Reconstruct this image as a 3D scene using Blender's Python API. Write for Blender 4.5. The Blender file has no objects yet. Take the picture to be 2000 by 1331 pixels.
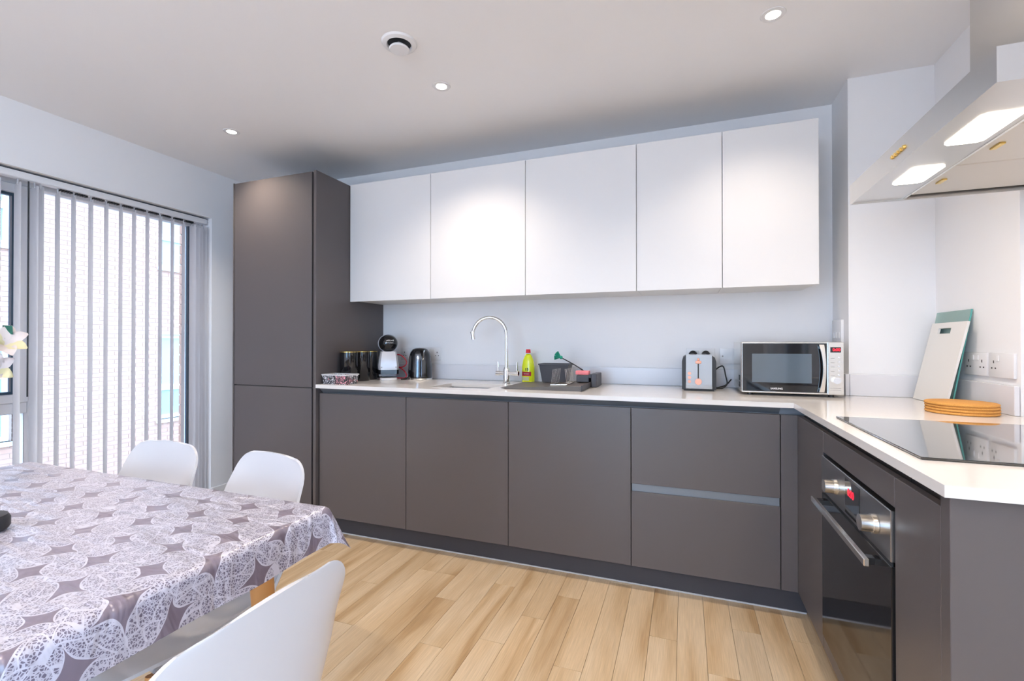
import bpy, bmesh, math, random
from mathutils import Vector, Matrix
random.seed(7)
PI = math.pi
S = bpy.context.scene
C = S.collection

# ------------------------------------------------------------------ camera, world, lights, exposure
cam_d = bpy.data.cameras.new('camera'); cam = bpy.data.objects.new('camera', cam_d); C.objects.link(cam)
cam.location = (0, 0, 1.13)
cam.rotation_euler = (math.radians(90.35), 0, math.radians(20.3))
cam_d.sensor_width = 36; cam_d.lens = 910 / 2000 * 36; cam_d.clip_start = 0.02
S.camera = cam
S.view_settings.view_transform = 'Standard'; S.view_settings.look = 'None'
S.view_settings.gamma = 1; S.view_settings.use_curve_mapping = False
EXPOSURE = 0.50
S.view_settings.exposure = EXPOSURE
SKY_COLOR = (0.45, 0.68, 1.0); SKY_STRENGTH = 7.4
DOWNLIGHT_W = 34.0; WARM = (1.0, 0.85, 0.68)
HOOD_W = 1.2; UPLIGHT_W = 92.0
w = bpy.data.worlds.new('world'); S.world = w; w.use_nodes = True
w.node_tree.nodes['Background'].inputs[0].default_value = (*SKY_COLOR, 1)
w.node_tree.nodes['Background'].inputs[1].default_value = SKY_STRENGTH

def portal(name, loc, rot, sx, sy):
    l = bpy.data.lights.new(name, 'AREA'); l.shape = 'RECTANGLE'; l.size = sx; l.size_y = sy
    l.energy = 1; l.cycles.is_portal = True
    o = bpy.data.objects.new(name, l); o.location = loc; o.rotation_euler = rot; C.objects.link(o); return o
portal('daylight_portal_left', (-3.62, 1.1, 1.03), (0, -PI/2, 0), 2.0, 2.7)
portal('daylight_portal_front', (-1.05, -2.98, 1.10), (PI/2, 0, 0), 1.9, 2.2)

portal('daylight_portal_right', (1.46, -1.25, 1.25), (0, PI/2, 0), 1.9, 2.3)

# ------------------------------------------------------------------ materials
def mat(name, col, rough=0.5, metal=0.0, spec=0.5, bump=0.0, bscale=60, var=0.0, coat=0.0, trans=0.0, ior=1.45, emit=None, estr=0, aniso=None):
    m = bpy.data.materials.new(name); m.use_nodes = True
    nt = m.node_tree; b = nt.nodes['Principled BSDF']
    b.inputs['Base Color'].default_value = (*col, 1); b.inputs['Roughness'].default_value = rough
    b.inputs['Metallic'].default_value = metal; b.inputs['Specular IOR Level'].default_value = spec
    b.inputs['Coat Weight'].default_value = coat; b.inputs['Coat Roughness'].default_value = 0.05
    b.inputs['Transmission Weight'].default_value = trans; b.inputs['IOR'].default_value = ior
    if emit: b.inputs['Emission Color'].default_value = (*emit, 1); b.inputs['Emission Strength'].default_value = estr
    if bump or var or aniso:
        tc = nt.nodes.new('ShaderNodeTexCoord')
        mp = nt.nodes.new('ShaderNodeMapping'); nt.links.new(tc.outputs['Object'], mp.inputs[0])
        if aniso: mp.inputs['Scale'].default_value = aniso
        n = nt.nodes.new('ShaderNodeTexNoise'); n.inputs['Scale'].default_value = bscale; n.inputs['Detail'].default_value = 4
        nt.links.new(mp.outputs[0], n.inputs[0])
        if bump:
            bp = nt.nodes.new('ShaderNodeBump'); bp.inputs['Strength'].default_value = bump; bp.inputs['Distance'].default_value = 0.002
            nt.links.new(n.outputs[0], bp.inputs['Height']); nt.links.new(bp.outputs[0], b.inputs['Normal'])
        if var:
            r = nt.nodes.new('ShaderNodeMapRange'); r.inputs[3].default_value = rough - var; r.inputs[4].default_value = rough + var
            nt.links.new(n.outputs[0], r.inputs[0]); nt.links.new(r.outputs[0], b.inputs['Roughness'])
    return m

M = {}
M['wall'] = mat('white_paint', (0.87, 0.87, 0.89), 0.6, bump=0.06, bscale=180)
M['ceiling'] = mat('ceiling_paint', (0.88, 0.88, 0.90), 0.65, bump=0.04, bscale=160)
M['anthracite'] = mat('anthracite_matt', (0.093, 0.081, 0.082), 0.36, spec=0.6, bump=0.03, bscale=400, var=0.03)
M['anth_dark'] = mat('anthracite_plinth', (0.045, 0.045, 0.055), 0.45)
M['rail'] = mat('rail_profile', (0.20, 0.22, 0.25), 0.38, metal=0.3)
M['black_gap'] = mat('shadow_gap_black', (0.012, 0.014, 0.017), 0.5)
M['white_door'] = mat('white_matt_lacquer', (0.76, 0.76, 0.775), 0.42, var=0.03)
M['white_edge'] = mat('white_melamine', (0.78, 0.77, 0.76), 0.5)
M['quartz'] = mat('white_quartz', (0.77, 0.745, 0.73), 0.14, var=0.03, bscale=200)
M['upstand'] = mat('quartz_upstand', (0.76, 0.76, 0.80), 0.2)
M['steel'] = mat('brushed_steel', (0.62, 0.61, 0.60), 0.30, metal=1.0, bump=0.05, bscale=40, aniso=(1, 40, 1))
M['steel_v'] = mat('brushed_steel_oven', (0.36, 0.36, 0.37), 0.30, metal=1.0, var=0.05, aniso=(1, 1, 60))
M['steel_sat'] = mat('satin_knob', (0.78, 0.76, 0.72), 0.24, metal=1.0)
M['chrome'] = mat('chrome', (0.86, 0.86, 0.87), 0.05, metal=1.0)
M['gloss_black'] = mat('gloss_black', (0.008, 0.008, 0.010), 0.05, spec=0.6, coat=0.3)
M['hob_glass'] = mat('hob_glass', (0.016, 0.015, 0.014), 0.04, spec=1.0, coat=1.0)
M['oven_glass'] = mat('oven_glass', (0.012, 0.011, 0.011), 0.06, spec=0.5)
M['matt_black'] = mat('matt_black', (0.02, 0.02, 0.022), 0.45)
M['gold'] = mat('gold_rim', (0.75, 0.52, 0.16), 0.2, metal=1.0)
M['copper'] = mat('rose_gold', (0.72, 0.36, 0.26), 0.4, metal=0.5)
M['toaster_steel'] = mat('toaster_front', (0.42, 0.44, 0.46), 0.08, metal=1.0)
M['white_plastic'] = mat('white_plastic', (0.80, 0.80, 0.82), 0.25)
M['chair_white'] = mat('chair_polypropylene', (0.55, 0.54, 0.56), 0.22, coat=0.1)
M['grey_plastic'] = mat('pale_grey_plastic', (0.60, 0.60, 0.63), 0.35)
M['frame_white'] = mat('window_frame_white', (0.80, 0.80, 0.82), 0.35)
M['frame_dark'] = mat('window_gasket', (0.05, 0.09, 0.13), 0.4)
M['slat'] = mat('blind_fabric', (0.97, 0.97, 0.97), 0.75)
_nt = M['slat'].node_tree; _t = _nt.nodes.new('ShaderNodeBsdfTranslucent'); _t.inputs[0].default_value = (0.97, 0.97, 1.0, 1)
_x = _nt.nodes.new('ShaderNodeMixShader'); _x.inputs[0].default_value = 0.48
_nt.links.new(_nt.nodes['Principled BSDF'].outputs[0], _x.inputs[1]); _nt.links.new(_t.outputs[0], _x.inputs[2]); _nt.links.new(_x.outputs[0], _nt.nodes['Material Output'].inputs[0])
M['red'] = mat('red_plastic', (0.75, 0.02, 0.03), 0.35)
M['red_cord'] = mat('red_cord', (0.70, 0.03, 0.05), 0.4)
M['pink'] = mat('pink_sponge', (0.85, 0.25, 0.28), 0.8)
M['green'] = mat('green_bristle', (0.01, 0.30, 0.20), 0.5)
M['tray'] = mat('charcoal_tray', (0.10, 0.09, 0.085), 0.45)
M['tray_edge'] = mat('charcoal_plastic', (0.05, 0.05, 0.06), 0.45)
M['label_red'] = mat('label_red', (0.75, 0.04, 0.07), 0.4)
M['label_pale'] = mat('label_pale', (0.85, 0.88, 0.6), 0.4)
M['ink'] = mat('black_print', (0.02, 0.02, 0.02), 0.5)
M['white_ink'] = mat('white_print', (0.8, 0.8, 0.8), 0.4)
M['grey_ink'] = mat('grey_print', (0.3, 0.29, 0.28), 0.5)
M['yellow_liquid'] = mat('yellow_detergent', (0.78, 0.86, 0.02), 0.12, coat=0.5)
M['led_red'] = mat('led_red', (0.4, 0.0, 0.0), 0.4, emit=(1.0, 0.02, 0.05), estr=1.3)
M['lamp'] = mat('lamp_glow', (1, 1, 1), 0.4, emit=(1.0, 0.93, 0.80), estr=14)
M['hood_lamp'] = mat('hood_lamp_glow', (1, 1, 1), 0.4, emit=(1.0, 0.88, 0.70), estr=6)
M['filter'] = mat('filter_alu', (0.66, 0.61, 0.55), 0.35, metal=0.7)
M['beech'] = mat('beech_leg', (0.62, 0.30, 0.10), 0.4, bump=0.1, bscale=20, aniso=(6, 6, 1))
M['wire'] = mat('steel_wire', (0.35, 0.34, 0.33), 0.3, metal=1.0)
M['mortar'] = mat('mortar', (0.45, 0.31, 0.25), 0.9)
M['asphalt'] = mat('courtyard_ground', (0.22, 0.21, 0.20), 0.9, bump=0.3, bscale=30)
M['board_white'] = mat('white_chopping_board', (0.80, 0.78, 0.75), 0.45)
M['ext_glass'] = mat('far_window_glass', (0.30, 0.38, 0.44), 0.08, spec=1.0)
M['petal'] = mat('cream_petal', (0.84, 0.74, 0.70), 0.6)
M['petal_y'] = mat('yellow_petal', (0.85, 0.76, 0.48), 0.6)
M['leaf'] = mat('leaf_green', (0.05, 0.20, 0.14), 0.5)

def glassy(name, tint, mixr, rough=0.02):
    m = bpy.data.materials.new(name); m.use_nodes = True; nt = m.node_tree; nt.nodes.clear()
    o = nt.nodes.new('ShaderNodeOutputMaterial'); t = nt.nodes.new('ShaderNodeBsdfTransparent'); t.inputs[0].default_value = (*tint, 1)
    g = nt.nodes.new('ShaderNodeBsdfGlossy'); g.inputs['Roughness'].default_value = rough
    f = nt.nodes.new('ShaderNodeFresnel'); f.inputs[0].default_value = mixr
    x = nt.nodes.new('ShaderNodeMixShader'); nt.links.new(f.outputs[0], x.inputs[0]); nt.links.new(t.outputs[0], x.inputs[1]); nt.links.new(g.outputs[0], x.inputs[2])
    nt.links.new(x.outputs[0], o.inputs[0]); return m
M['glass'] = glassy('window_glass', (0.96, 0.98, 0.98), 1.35)
M['board_glass'] = glassy('green_tint_glass', (0.85, 0.96, 0.93), 1.45)
_nt = M['board_glass'].node_tree; _d = _nt.nodes.new('ShaderNodeBsdfDiffuse'); _d.inputs[0].default_value = (0.55, 0.76, 0.72, 1)
_x = _nt.nodes.new('ShaderNodeMixShader'); _x.inputs[0].default_value = 0.45; _o = _nt.nodes['Material Output']
_s = _o.inputs[0].links[0].from_socket; _nt.links.new(_s, _x.inputs[1]); _nt.links.new(_d.outputs[0], _x.inputs[2]); _nt.links.new(_x.outputs[0], _o.inputs[0])
M['board_edge'] = mat('glass_board_edge', (0.10, 0.38, 0.34), 0.1)

class NT:
    def __init__(s, m): s.nt = m.node_tree
    def n(s, t, **k):
        x = s.nt.nodes.new(t)
        for a, b in k.items(): setattr(x, a, b)
        return x
    def l(s, a, b): s.nt.links.new(a, b)
    def m(s, op, a, b=None, c=None):
        x = s.n('ShaderNodeMath', operation=op)
        for i, v in enumerate((a, b, c)):
            if v is None: continue
            if isinstance(v, (int, float)): x.inputs[i].default_value = v
            else: s.l(v, x.inputs[i])
        return x.outputs[0]
    def mix(s, f, a, b):
        x = s.n('ShaderNodeMix', data_type='RGBA')
        for i, v in ((0, f), (6, a), (7, b)):
            if isinstance(v, tuple): x.inputs[i].default_value = (*v, 1)
            elif isinstance(v, (int, float)): x.inputs[i].default_value = v
            else: s.l(v, x.inputs[i])
        return x.outputs[2]

def wood_floor():
    m = mat('oak_plank', (0.6, 0.45, 0.3), 0.33); g = NT(m); b = m.node_tree.nodes['Principled BSDF']
    geo = g.n('ShaderNodeNewGeometry'); oi = g.n('ShaderNodeObjectInfo')
    off = g.n('ShaderNodeVectorMath', operation='SCALE'); cx = g.n('ShaderNodeCombineXYZ')
    g.l(oi.outputs['Random'], cx.inputs[0]); g.l(oi.outputs['Random'], cx.inputs[1]); g.l(cx.outputs[0], off.inputs[0]); off.inputs[3].default_value = 37
    ad = g.n('ShaderNodeVectorMath', operation='ADD'); g.l(geo.outputs['Position'], ad.inputs[0]); g.l(off.outputs[0], ad.inputs[1])
    mp = g.n('ShaderNodeMapping'); mp.inputs['Scale'].default_value = (9, 1.1, 1); g.l(ad.outputs[0], mp.inputs[0])
    n1 = g.n('ShaderNodeTexNoise'); n1.inputs['Scale'].default_value = 1.0; n1.inputs['Detail'].default_value = 3; n1.inputs['Distortion'].default_value = 0.7; g.l(mp.outputs[0], n1.inputs[0])
    mp2 = g.n('ShaderNodeMapping'); mp2.inputs['Scale'].default_value = (260, 9, 1); g.l(ad.outputs[0], mp2.inputs[0])
    n2 = g.n('ShaderNodeTexNoise'); n2.inputs['Scale'].default_value = 1.0; n2.inputs['Detail'].default_value = 4; g.l(mp2.outputs[0], n2.inputs[0])
    r = g.n('ShaderNodeValToRGB'); e = r.color_ramp; g.l(n1.outputs[0], r.inputs[0])
    e.elements[0].position = 0.32; e.elements[0].color = (0.42, 0.28, 0.15, 1); e.elements[1].position = 0.62; e.elements[1].color = (0.60, 0.47, 0.32, 1)
    x = e.elements.new(0.46); x.color = (0.54, 0.40, 0.25, 1)
    fine = g.n('ShaderNodeMapRange'); g.l(n2.outputs[0], fine.inputs[0]); fine.inputs[1].default_value = 0.3; fine.inputs[2].default_value = 0.7; fine.inputs[3].default_value = 0.86; fine.inputs[4].default_value = 1.08
    pv = g.n('ShaderNodeMapRange'); g.l(oi.outputs['Random'], pv.inputs[0]); pv.inputs[3].default_value = 1.0; pv.inputs[4].default_value = 1.12
    k = g.m('MULTIPLY', fine.outputs[0], pv.outputs[0])
    mul = g.n('ShaderNodeVectorMath', operation='SCALE'); g.l(r.outputs[0], mul.inputs[0]); g.l(k, mul.inputs[3])
    g.l(mul.outputs[0], b.inputs['Base Color'])
    bp = g.n('ShaderNodeBump'); bp.inputs['Strength'].default_value = 0.08; bp.inputs['Distance'].default_value = 0.001; g.l(n2.outputs[0], bp.inputs['Height']); g.l(bp.outputs[0], b.inputs['Normal'])
    return m
M['plank'] = wood_floor()

def cloth_mat():
    m = mat('leaf_skeleton_cloth', (0.4, 0.38, 0.45), 0.36, spec=0.6, coat=0.7); g = NT(m); b = m.node_tree.nodes['Principled BSDF']
    b.inputs['Coat Roughness'].default_value = 0.30; b.inputs['Coat IOR'].default_value = 1.7
    uv = g.n('ShaderNodeUVMap', uv_map='UVMap'); sp = g.n('ShaderNodeSeparateXYZ')
    wn = g.n('ShaderNodeTexNoise'); wn.inputs['Scale'].default_value = 9; g.l(uv.outputs[0], wn.inputs[0])
    wo = g.n('ShaderNodeVectorMath', operation='SCALE'); g.l(wn.outputs[1], wo.inputs[0]); wo.inputs[3].default_value = 0.05
    wa = g.n('ShaderNodeVectorMath', operation='ADD'); g.l(uv.outputs[0], wa.inputs[0]); g.l(wo.outputs[0], wa.inputs[1])
    g.l(wa.outputs[0], sp.inputs[0])
    X, Y = sp.outputs[0], sp.outputs[1]
    PX, PY = 0.125, 0.145
    def lat(ox, oy):
        a = g.m('SUBTRACT', g.m('FRACT', g.m('ADD', g.m('DIVIDE', X, PX), ox)), 0.5)
        c = g.m('SUBTRACT', g.m('FRACT', g.m('ADD', g.m('DIVIDE', Y, PY), oy)), 0.5)
        # concave diamond
        a2 = g.m('POWER', g.m('DIVIDE', g.m('ABSOLUTE', g.m('ADD', a, g.m('MULTIPLY', c, 0.35))), 0.34), 0.55)
        c2 = g.m('POWER', g.m('DIVIDE', g.m('ABSOLUTE', c), 0.30), 0.55)
        return g.m('ADD', a2, c2)
    f = g.m('MINIMUM', lat(0.1, 0.2), lat(0.6, 0.7))
    dark = g.m('LESS_THAN', f, 1.0)
    ring = g.m('MULTIPLY', g.m('GREATER_THAN', f, 1.0), g.m('LESS_THAN', f, 1.09))
    ring2 = g.m('MULTIPLY', g.m('GREATER_THAN', f, 1.34), g.m('LESS_THAN', f, 1.38))
    v1 = g.n('ShaderNodeTexVoronoi', feature='DISTANCE_TO_EDGE'); v1.inputs['Scale'].default_value = 225; g.l(uv.outputs[0], v1.inputs[0])
    v2 = g.n('ShaderNodeTexVoronoi', feature='DISTANCE_TO_EDGE'); v2.inputs['Scale'].default_value = 34; g.l(wa.outputs[0], v2.inputs[0])
    fine = g.m('LESS_THAN', v1.outputs[0], 0.13)
    mid = g.m('LESS_THAN', v2.outputs[0], 0.035)
    vein = g.m('MAXIMUM', g.m('MAXIMUM', g.m('MULTIPLY', fine, 0.85), mid), g.m('MAXIMUM', ring, g.m('MULTIPLY', ring2, 0.7)))
    col = g.mix(vein, (0.13, 0.11, 0.165), (0.52, 0.50, 0.58))
    isd = g.m('MULTIPLY', dark, 1.0)
    col = g.mix(isd, col, (0.165, 0.13, 0.17))
    g.l(col, b.inputs['Base Color'])
    # wrinkles
    mp = g.n('ShaderNodeMapping'); mp.inputs['Scale'].default_value = (5, 16, 1); mp.inputs['Rotation'].default_value = (0, 0, 0.35); g.l(uv.outputs[0], mp.inputs[0])
    n = g.n('ShaderNodeTexNoise'); n.inputs['Scale'].default_value = 1.2; n.inputs['Detail'].default_value = 3; n.inputs['Distortion'].default_value = 0.6; g.l(mp.outputs[0], n.inputs[0])
    bp = g.n('ShaderNodeBump'); bp.inputs['Strength'].default_value = 0.8; bp.inputs['Distance'].default_value = 0.014; g.l(n.outputs[0], bp.inputs['Height']); g.l(bp.outputs[0], b.inputs['Normal'])
    g.l(bp.outputs[0], b.inputs['Coat Normal'])
    return m
M['cloth'] = cloth_mat()

def brick_mat():
    m = mat('brick_clay', (0.5, 0.3, 0.25), 0.85, bump=0.3, bscale=50); g = NT(m); b = m.node_tree.nodes['Principled BSDF']
    oi = g.n('ShaderNodeObjectInfo'); geo = g.n('ShaderNodeNewGeometry')
    n = g.n('ShaderNodeTexNoise'); n.inputs['Scale'].default_value = 5; g.l(geo.outputs['Position'], n.inputs[0])
    f = g.m('FRACT', g.m('ADD', oi.outputs['Random'], n.outputs[0]))
    g.l(g.mix(f, (0.45, 0.245, 0.18), (0.53, 0.315, 0.235)), b.inputs['Base Color']); return m
M['brick'] = brick_mat()

def cork_mat():
    m = mat('cork', (0.6, 0.3, 0.1), 0.8); g = NT(m); b = m.node_tree.nodes['Principled BSDF']
    tc = g.n('ShaderNodeTexCoord'); v = g.n('ShaderNodeTexVoronoi'); v.inputs['Scale'].default_value = 260; g.l(tc.outputs['Object'], v.inputs[0])
    g.l(g.mix(v.outputs[0], (0.72, 0.36, 0.09), (0.60, 0.27, 0.06)), b.inputs['Base Color'])
    bp = g.n('ShaderNodeBump'); bp.inputs['Strength'].default_value = 0.4; bp.inputs['Distance'].default_value = 0.001; g.l(v.outputs[0], bp.inputs['Height']); g.l(bp.outputs[0], b.inputs['Normal']); return m
M['cork'] = cork_mat()

def leopard_mat():
    m = mat('leopard_basket', (0.6, 0.6, 0.62), 0.4); g = NT(m); b = m.node_tree.nodes['Principled BSDF']
    tc = g.n('ShaderNodeTexCoord'); v = g.n('ShaderNodeTexVoronoi'); v.inputs['Scale'].default_value = 95; g.l(tc.outputs['Object'], v.inputs[0])
    n = g.n('ShaderNodeTexNoise'); n.inputs['Scale'].default_value = 14; g.l(tc.outputs['Object'], n.inputs[0])
    d = g.m('MULTIPLY', g.m('GREATER_THAN', v.outputs[0], 0.30), g.m('LESS_THAN', v.outputs[0], 0.66))
    base = g.mix(g.m('GREATER_THAN', n.outputs[0], 0.56), (0.64, 0.64, 0.68), (0.80, 0.36, 0.42))
    g.l(g.mix(d, base, (0.03, 0.03, 0.035)), b.inputs['Base Color']); return m
M['leopard'] = leopard_mat()

# ------------------------------------------------------------------ geometry helpers
def nb(): return bmesh.new()
def box(bm, x0, x1, y0, y1, z0, z1, bev=0.0, seg=1):
    r = bmesh.ops.create_cube(bm, size=1.0)['verts']
    for v in r:
        v.co = Vector(((x0+x1)/2 + v.co.x*(x1-x0), (y0+y1)/2 + v.co.y*(y1-y0), (z0+z1)/2 + v.co.z*(z1-z0)))
    if bev:
        es = list({e for v in r for e in v.link_edges})
        bmesh.ops.bevel(bm, geom=es, offset=bev, segments=seg, affect='EDGES', profile=0.6)
    return bm
def ngon(bm, pts):
    return bm.faces.new([bm.verts.new(p) for p in pts])
def prism(bm, pts, z0, z1):
    a = [bm.verts.new((p[0], p[1], z0)) for p in pts]; b = [bm.verts.new((p[0], p[1], z1)) for p in pts]
    bm.faces.new(a[::-1]); bm.faces.new(b); n = len(pts)
    for i in range(n): bm.faces.new((a[i], a[(i+1) % n], b[(i+1) % n], b[i]))
def frame_of(d):
    d = d.normalized(); up = Vector((0, 0, 1)) if abs(d.z) < 0.9 else Vector((1, 0, 0))
    x = d.cross(up).normalized(); return x, d.cross(x).normalized()
def cyl(bm, p0, p1, r0, r1=None, seg=20, cap=True):
    p0, p1 = Vector(p0), Vector(p1); r1 = r0 if r1 is None else r1
    x, y = frame_of(p1-p0)
    A = []; B = []
    for i in range(seg):
        a = 2*PI*i/seg; d = x*math.cos(a)+y*math.sin(a)
        A.append(bm.verts.new(p0+d*r0)); B.append(bm.verts.new(p1+d*r1))
    for i in range(seg): bm.faces.new((A[i], A[(i+1) % seg], B[(i+1) % seg], B[i]))
    if cap: bm.faces.new(A[::-1]); bm.faces.new(B)
def tube(bm, pts, r, seg=10, cap=True):
    pts = [Vector(p) for p in pts]; rings = []; px = None
    for i, p in enumerate(pts):
        d = (pts[min(i+1, len(pts)-1)] - pts[max(i-1, 0)]).normalized()
        if px is None: x, y = frame_of(d)
        else:
            x = (px - d*px.dot(d)).normalized(); y = d.cross(x)
        px = x; rr = r[i] if isinstance(r, (list, tuple)) else r
        rings.append([bm.verts.new(p + (x*math.cos(2*PI*k/seg)+y*math.sin(2*PI*k/seg))*rr) for k in range(seg)])
    for a, b in zip(rings, rings[1:]):
        for k in range(seg): bm.faces.new((a[k], a[(k+1) % seg], b[(k+1) % seg], b[k]))
    if cap: bm.faces.new(rings[0][::-1]); bm.faces.new(rings[-1])
def lathe(bm, cx, cy, prof, seg=32, sx=1.0, sy=1.0):
    rings = []
    for r, z in prof:
        if r < 1e-6: rings.append([bm.verts.new((cx, cy, z))])
        else: rings.append([bm.verts.new((cx+r*sx*math.cos(2*PI*k/seg), cy+r*sy*math.sin(2*PI*k/seg), z)) for k in range(seg)])
    for a, b in zip(rings, rings[1:]):
        for k in range(seg):
            k2 = (k+1) % seg
            if len(a) == 1: bm.faces.new((a[0], b[k], b[k2]))
            elif len(b) == 1: bm.faces.new((a[k], a[k2], b[0]))
            else: bm.faces.new((a[k], a[k2], b[k2], b[k]))
def spline(pts, n=8):
    pts = [Vector(p) for p in pts]; out = []
    P = [pts[0]*2-pts[1]] + pts + [pts[-1]*2-pts[-2]]
    for i in range(1, len(P)-2):
        for k in range(n):
            t = k/n; a, b, c, d = P[i-1], P[i], P[i+1], P[i+2]
            out.append(0.5*((2*b)+(c-a)*t+(2*a-5*b+4*c-d)*t*t+(3*b-a-3*c+d)*t**3))
    out.append(pts[-1]); return out

def world_off(p):
    v = Vector((0, 0, 0))
    while p is not None: v += p.location; p = p.parent
    return v
def obj(name, bm, m, parent=None, local=False, angle=35, label=None):
    bmesh.ops.recalc_face_normals(bm, faces=bm.faces)
    me = bpy.data.meshes.new(name)
    if parent is not None and not local:
        off = world_off(parent)
        for v in bm.verts: v.co -= off
    bm.to_mesh(me); bm.free()
    for p in me.polygons: p.use_smooth = True
    me.set_sharp_from_angle(angle=math.radians(angle))
    for mm in (m if isinstance(m, list) else [m]): me.materials.append(mm)
    o = bpy.data.objects.new(name, me); C.objects.link(o)
    if parent is not None: o.parent = parent
    if label: o['label'] = label
    return o
def thing(name, label, cat, loc=(0, 0, 0), rz=0, group=None):
    o = bpy.data.objects.new(name, None); C.objects.link(o); o.location = loc; o.rotation_euler = (0, 0, rz)
    o.empty_display_size = 0.05
    return tag(o, label, cat, group)
def tag(o, label, cat, group=None):
    o['label'] = label; o['category'] = cat
    if group: o['group'] = group
    return o
def struct(name, bm, m, parent=None, label=None):
    o = obj(name, bm, m, parent)
    if parent is None: o['kind'] = 'structure'
    if label: o['label'] = label
    return o
def text(name, s, size, m, parent, loc, rot=(PI/2, 0, 0), ext=0.0003, label=None, bold=0.0, sx=1.0):
    cu = bpy.data.curves.new(name, 'FONT'); cu.body = s; cu.size = size; cu.extrude = ext; cu.align_x = 'CENTER'; cu.align_y = 'CENTER'; cu.offset = bold
    t = bpy.data.objects.new('tmp', cu); C.objects.link(t)
    dg = bpy.context.evaluated_depsgraph_get(); me = bpy.data.meshes.new_from_object(t.evaluated_get(dg))
    bpy.data.objects.remove(t); me.name = name; me.materials.clear(); me.materials.append(m)
    from mathutils import Euler
    R = Euler(rot).to_matrix().to_4x4() @ Matrix.Diagonal((sx, 1, 1, 1)); off = Vector(loc) - world_off(parent)
    me.transform(Matrix.Translation(off) @ R)
    o = bpy.data.objects.new(name, me); C.objects.link(o); o.parent = parent
    if label: o['label'] = label
    return o

# key dimensions
XL, YB, ZC = -3.2, 2.836, 2.37
WT, WB = 0.887, 0.866
YD, XD = 2.2, 0.435
# ------------------------------------------------------------------ structure
PW = 0.1015
fl = nb(); box(fl, -3.25, 1.1, -2.65, 2.9, -0.12, -0.009)
floor = struct('floor', fl, M['black_gap'])
xs = -0.028
k0 = int(math.floor((-3.2-xs)/PW)); k1 = int(math.ceil((1.075-xs)/PW))
plank_meshes = {}
def plank_mesh(L):
    key = round(L, 2)
    if key not in plank_meshes:
        b = nb(); box(b, -PW/2+0.0005, PW/2-0.0005, -L/2+0.0006, L/2-0.0006, -0.009, 0.0, 0.0006)
        bmesh.ops.recalc_face_normals(b, faces=b.faces)
        me = bpy.data.meshes.new('plank'); b.to_mesh(me); b.free(); me.materials.append(M['plank']); plank_meshes[key] = me
    return plank_meshes[key]
for k in range(k0, k1):
    x = xs + (k+0.5)*PW
    starts = {-1: 1.88, -2: 1.88-0.3, -4: 1.59, 3: 1.45}
    y = starts.get(k, 2.836 - random.choice([0.2, 0.4, 0.6, 0.8, 1.0]))
    cuts = [2.836]
    while y > -2.55: cuts.append(y); y -= random.choice([0.9, 1.0, 1.0, 1.1])
    cuts.append(-2.6)
    for a, b_ in zip(cuts, cuts[1:]):
        L = a-b_
        if L < 0.02: continue
        o = bpy.data.objects.new('plank', plank_mesh(L)); C.objects.link(o); o.parent = floor; o.location = (x, (a+b_)/2, 0)

OY0, OY1, OZ0, OZ1 = -0.25, 2.40, 0.05, 2.035
b = nb()
box(b, XL-0.25, XL, -2.9, OY0, 0, ZC); box(b, XL-0.25, XL, OY1, YB+0.25, 0, ZC)
box(b, XL-0.25, XL, OY0, OY1, 0, OZ0); box(b, XL-0.25, XL, OY0, OY1, OZ1, ZC)
struct('wall_left', b, M['wall'])
b = nb(); prism(b, [(XL-0.25, YB), (0.72, YB), (0.72, 2.586), (1.40, 2.586), (1.40, YB+0.25), (XL-0.25, YB+0.25)], -0.01, ZC)
struct('wall_back', b, M['wall'])
b = nb(); prism(b, [(1.045, 2.586), (1.045, 2.032), (1.075, 2.032), (1.075, -0.1), (1.40, -0.1), (1.40, 2.586)], -0.01, ZC)
box(b, 1.075, 1.40, -2.9, -2.4, -0.01, ZC); box(b, 1.075, 1.40, -2.4, -0.1, -0.01, 0.3); box(b, 1.075, 1.40, -2.4, -0.1, 2.2, ZC)
struct('wall_right', b, M['wall'])
FX0, FX1, FZ0, FZ1 = -1.9, -0.2, 0.05, 2.15
b = nb(); box(b, XL-0.25, FX0, -2.9, -2.6, 0, ZC); box(b, FX1, 1.075, -2.9, -2.6, 0, ZC)
box(b, FX0, FX1, -2.9, -2.6, 0, FZ0); box(b, FX0, FX1, -2.9, -2.6, FZ1, ZC)
struct('wall_front', b, M['wall'])
b = nb(); box(b, XL-0.25, 1.40, -2.9, YB+0.25, ZC, ZC+0.2)
struct('ceiling', b, M['ceiling'])
# skirting on the left wall beyond the tall unit and by the window
b = nb(); box(b, XL, XL+0.015, OY1, YB, 0.0, 0.09, 0.003)
struct('baseboard_left', b, M['frame_white'])
b = nb(); box(b, -30, 30, -30, 30, -3.2, -3.0); struct('ground', b, M['asphalt'])

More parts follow.
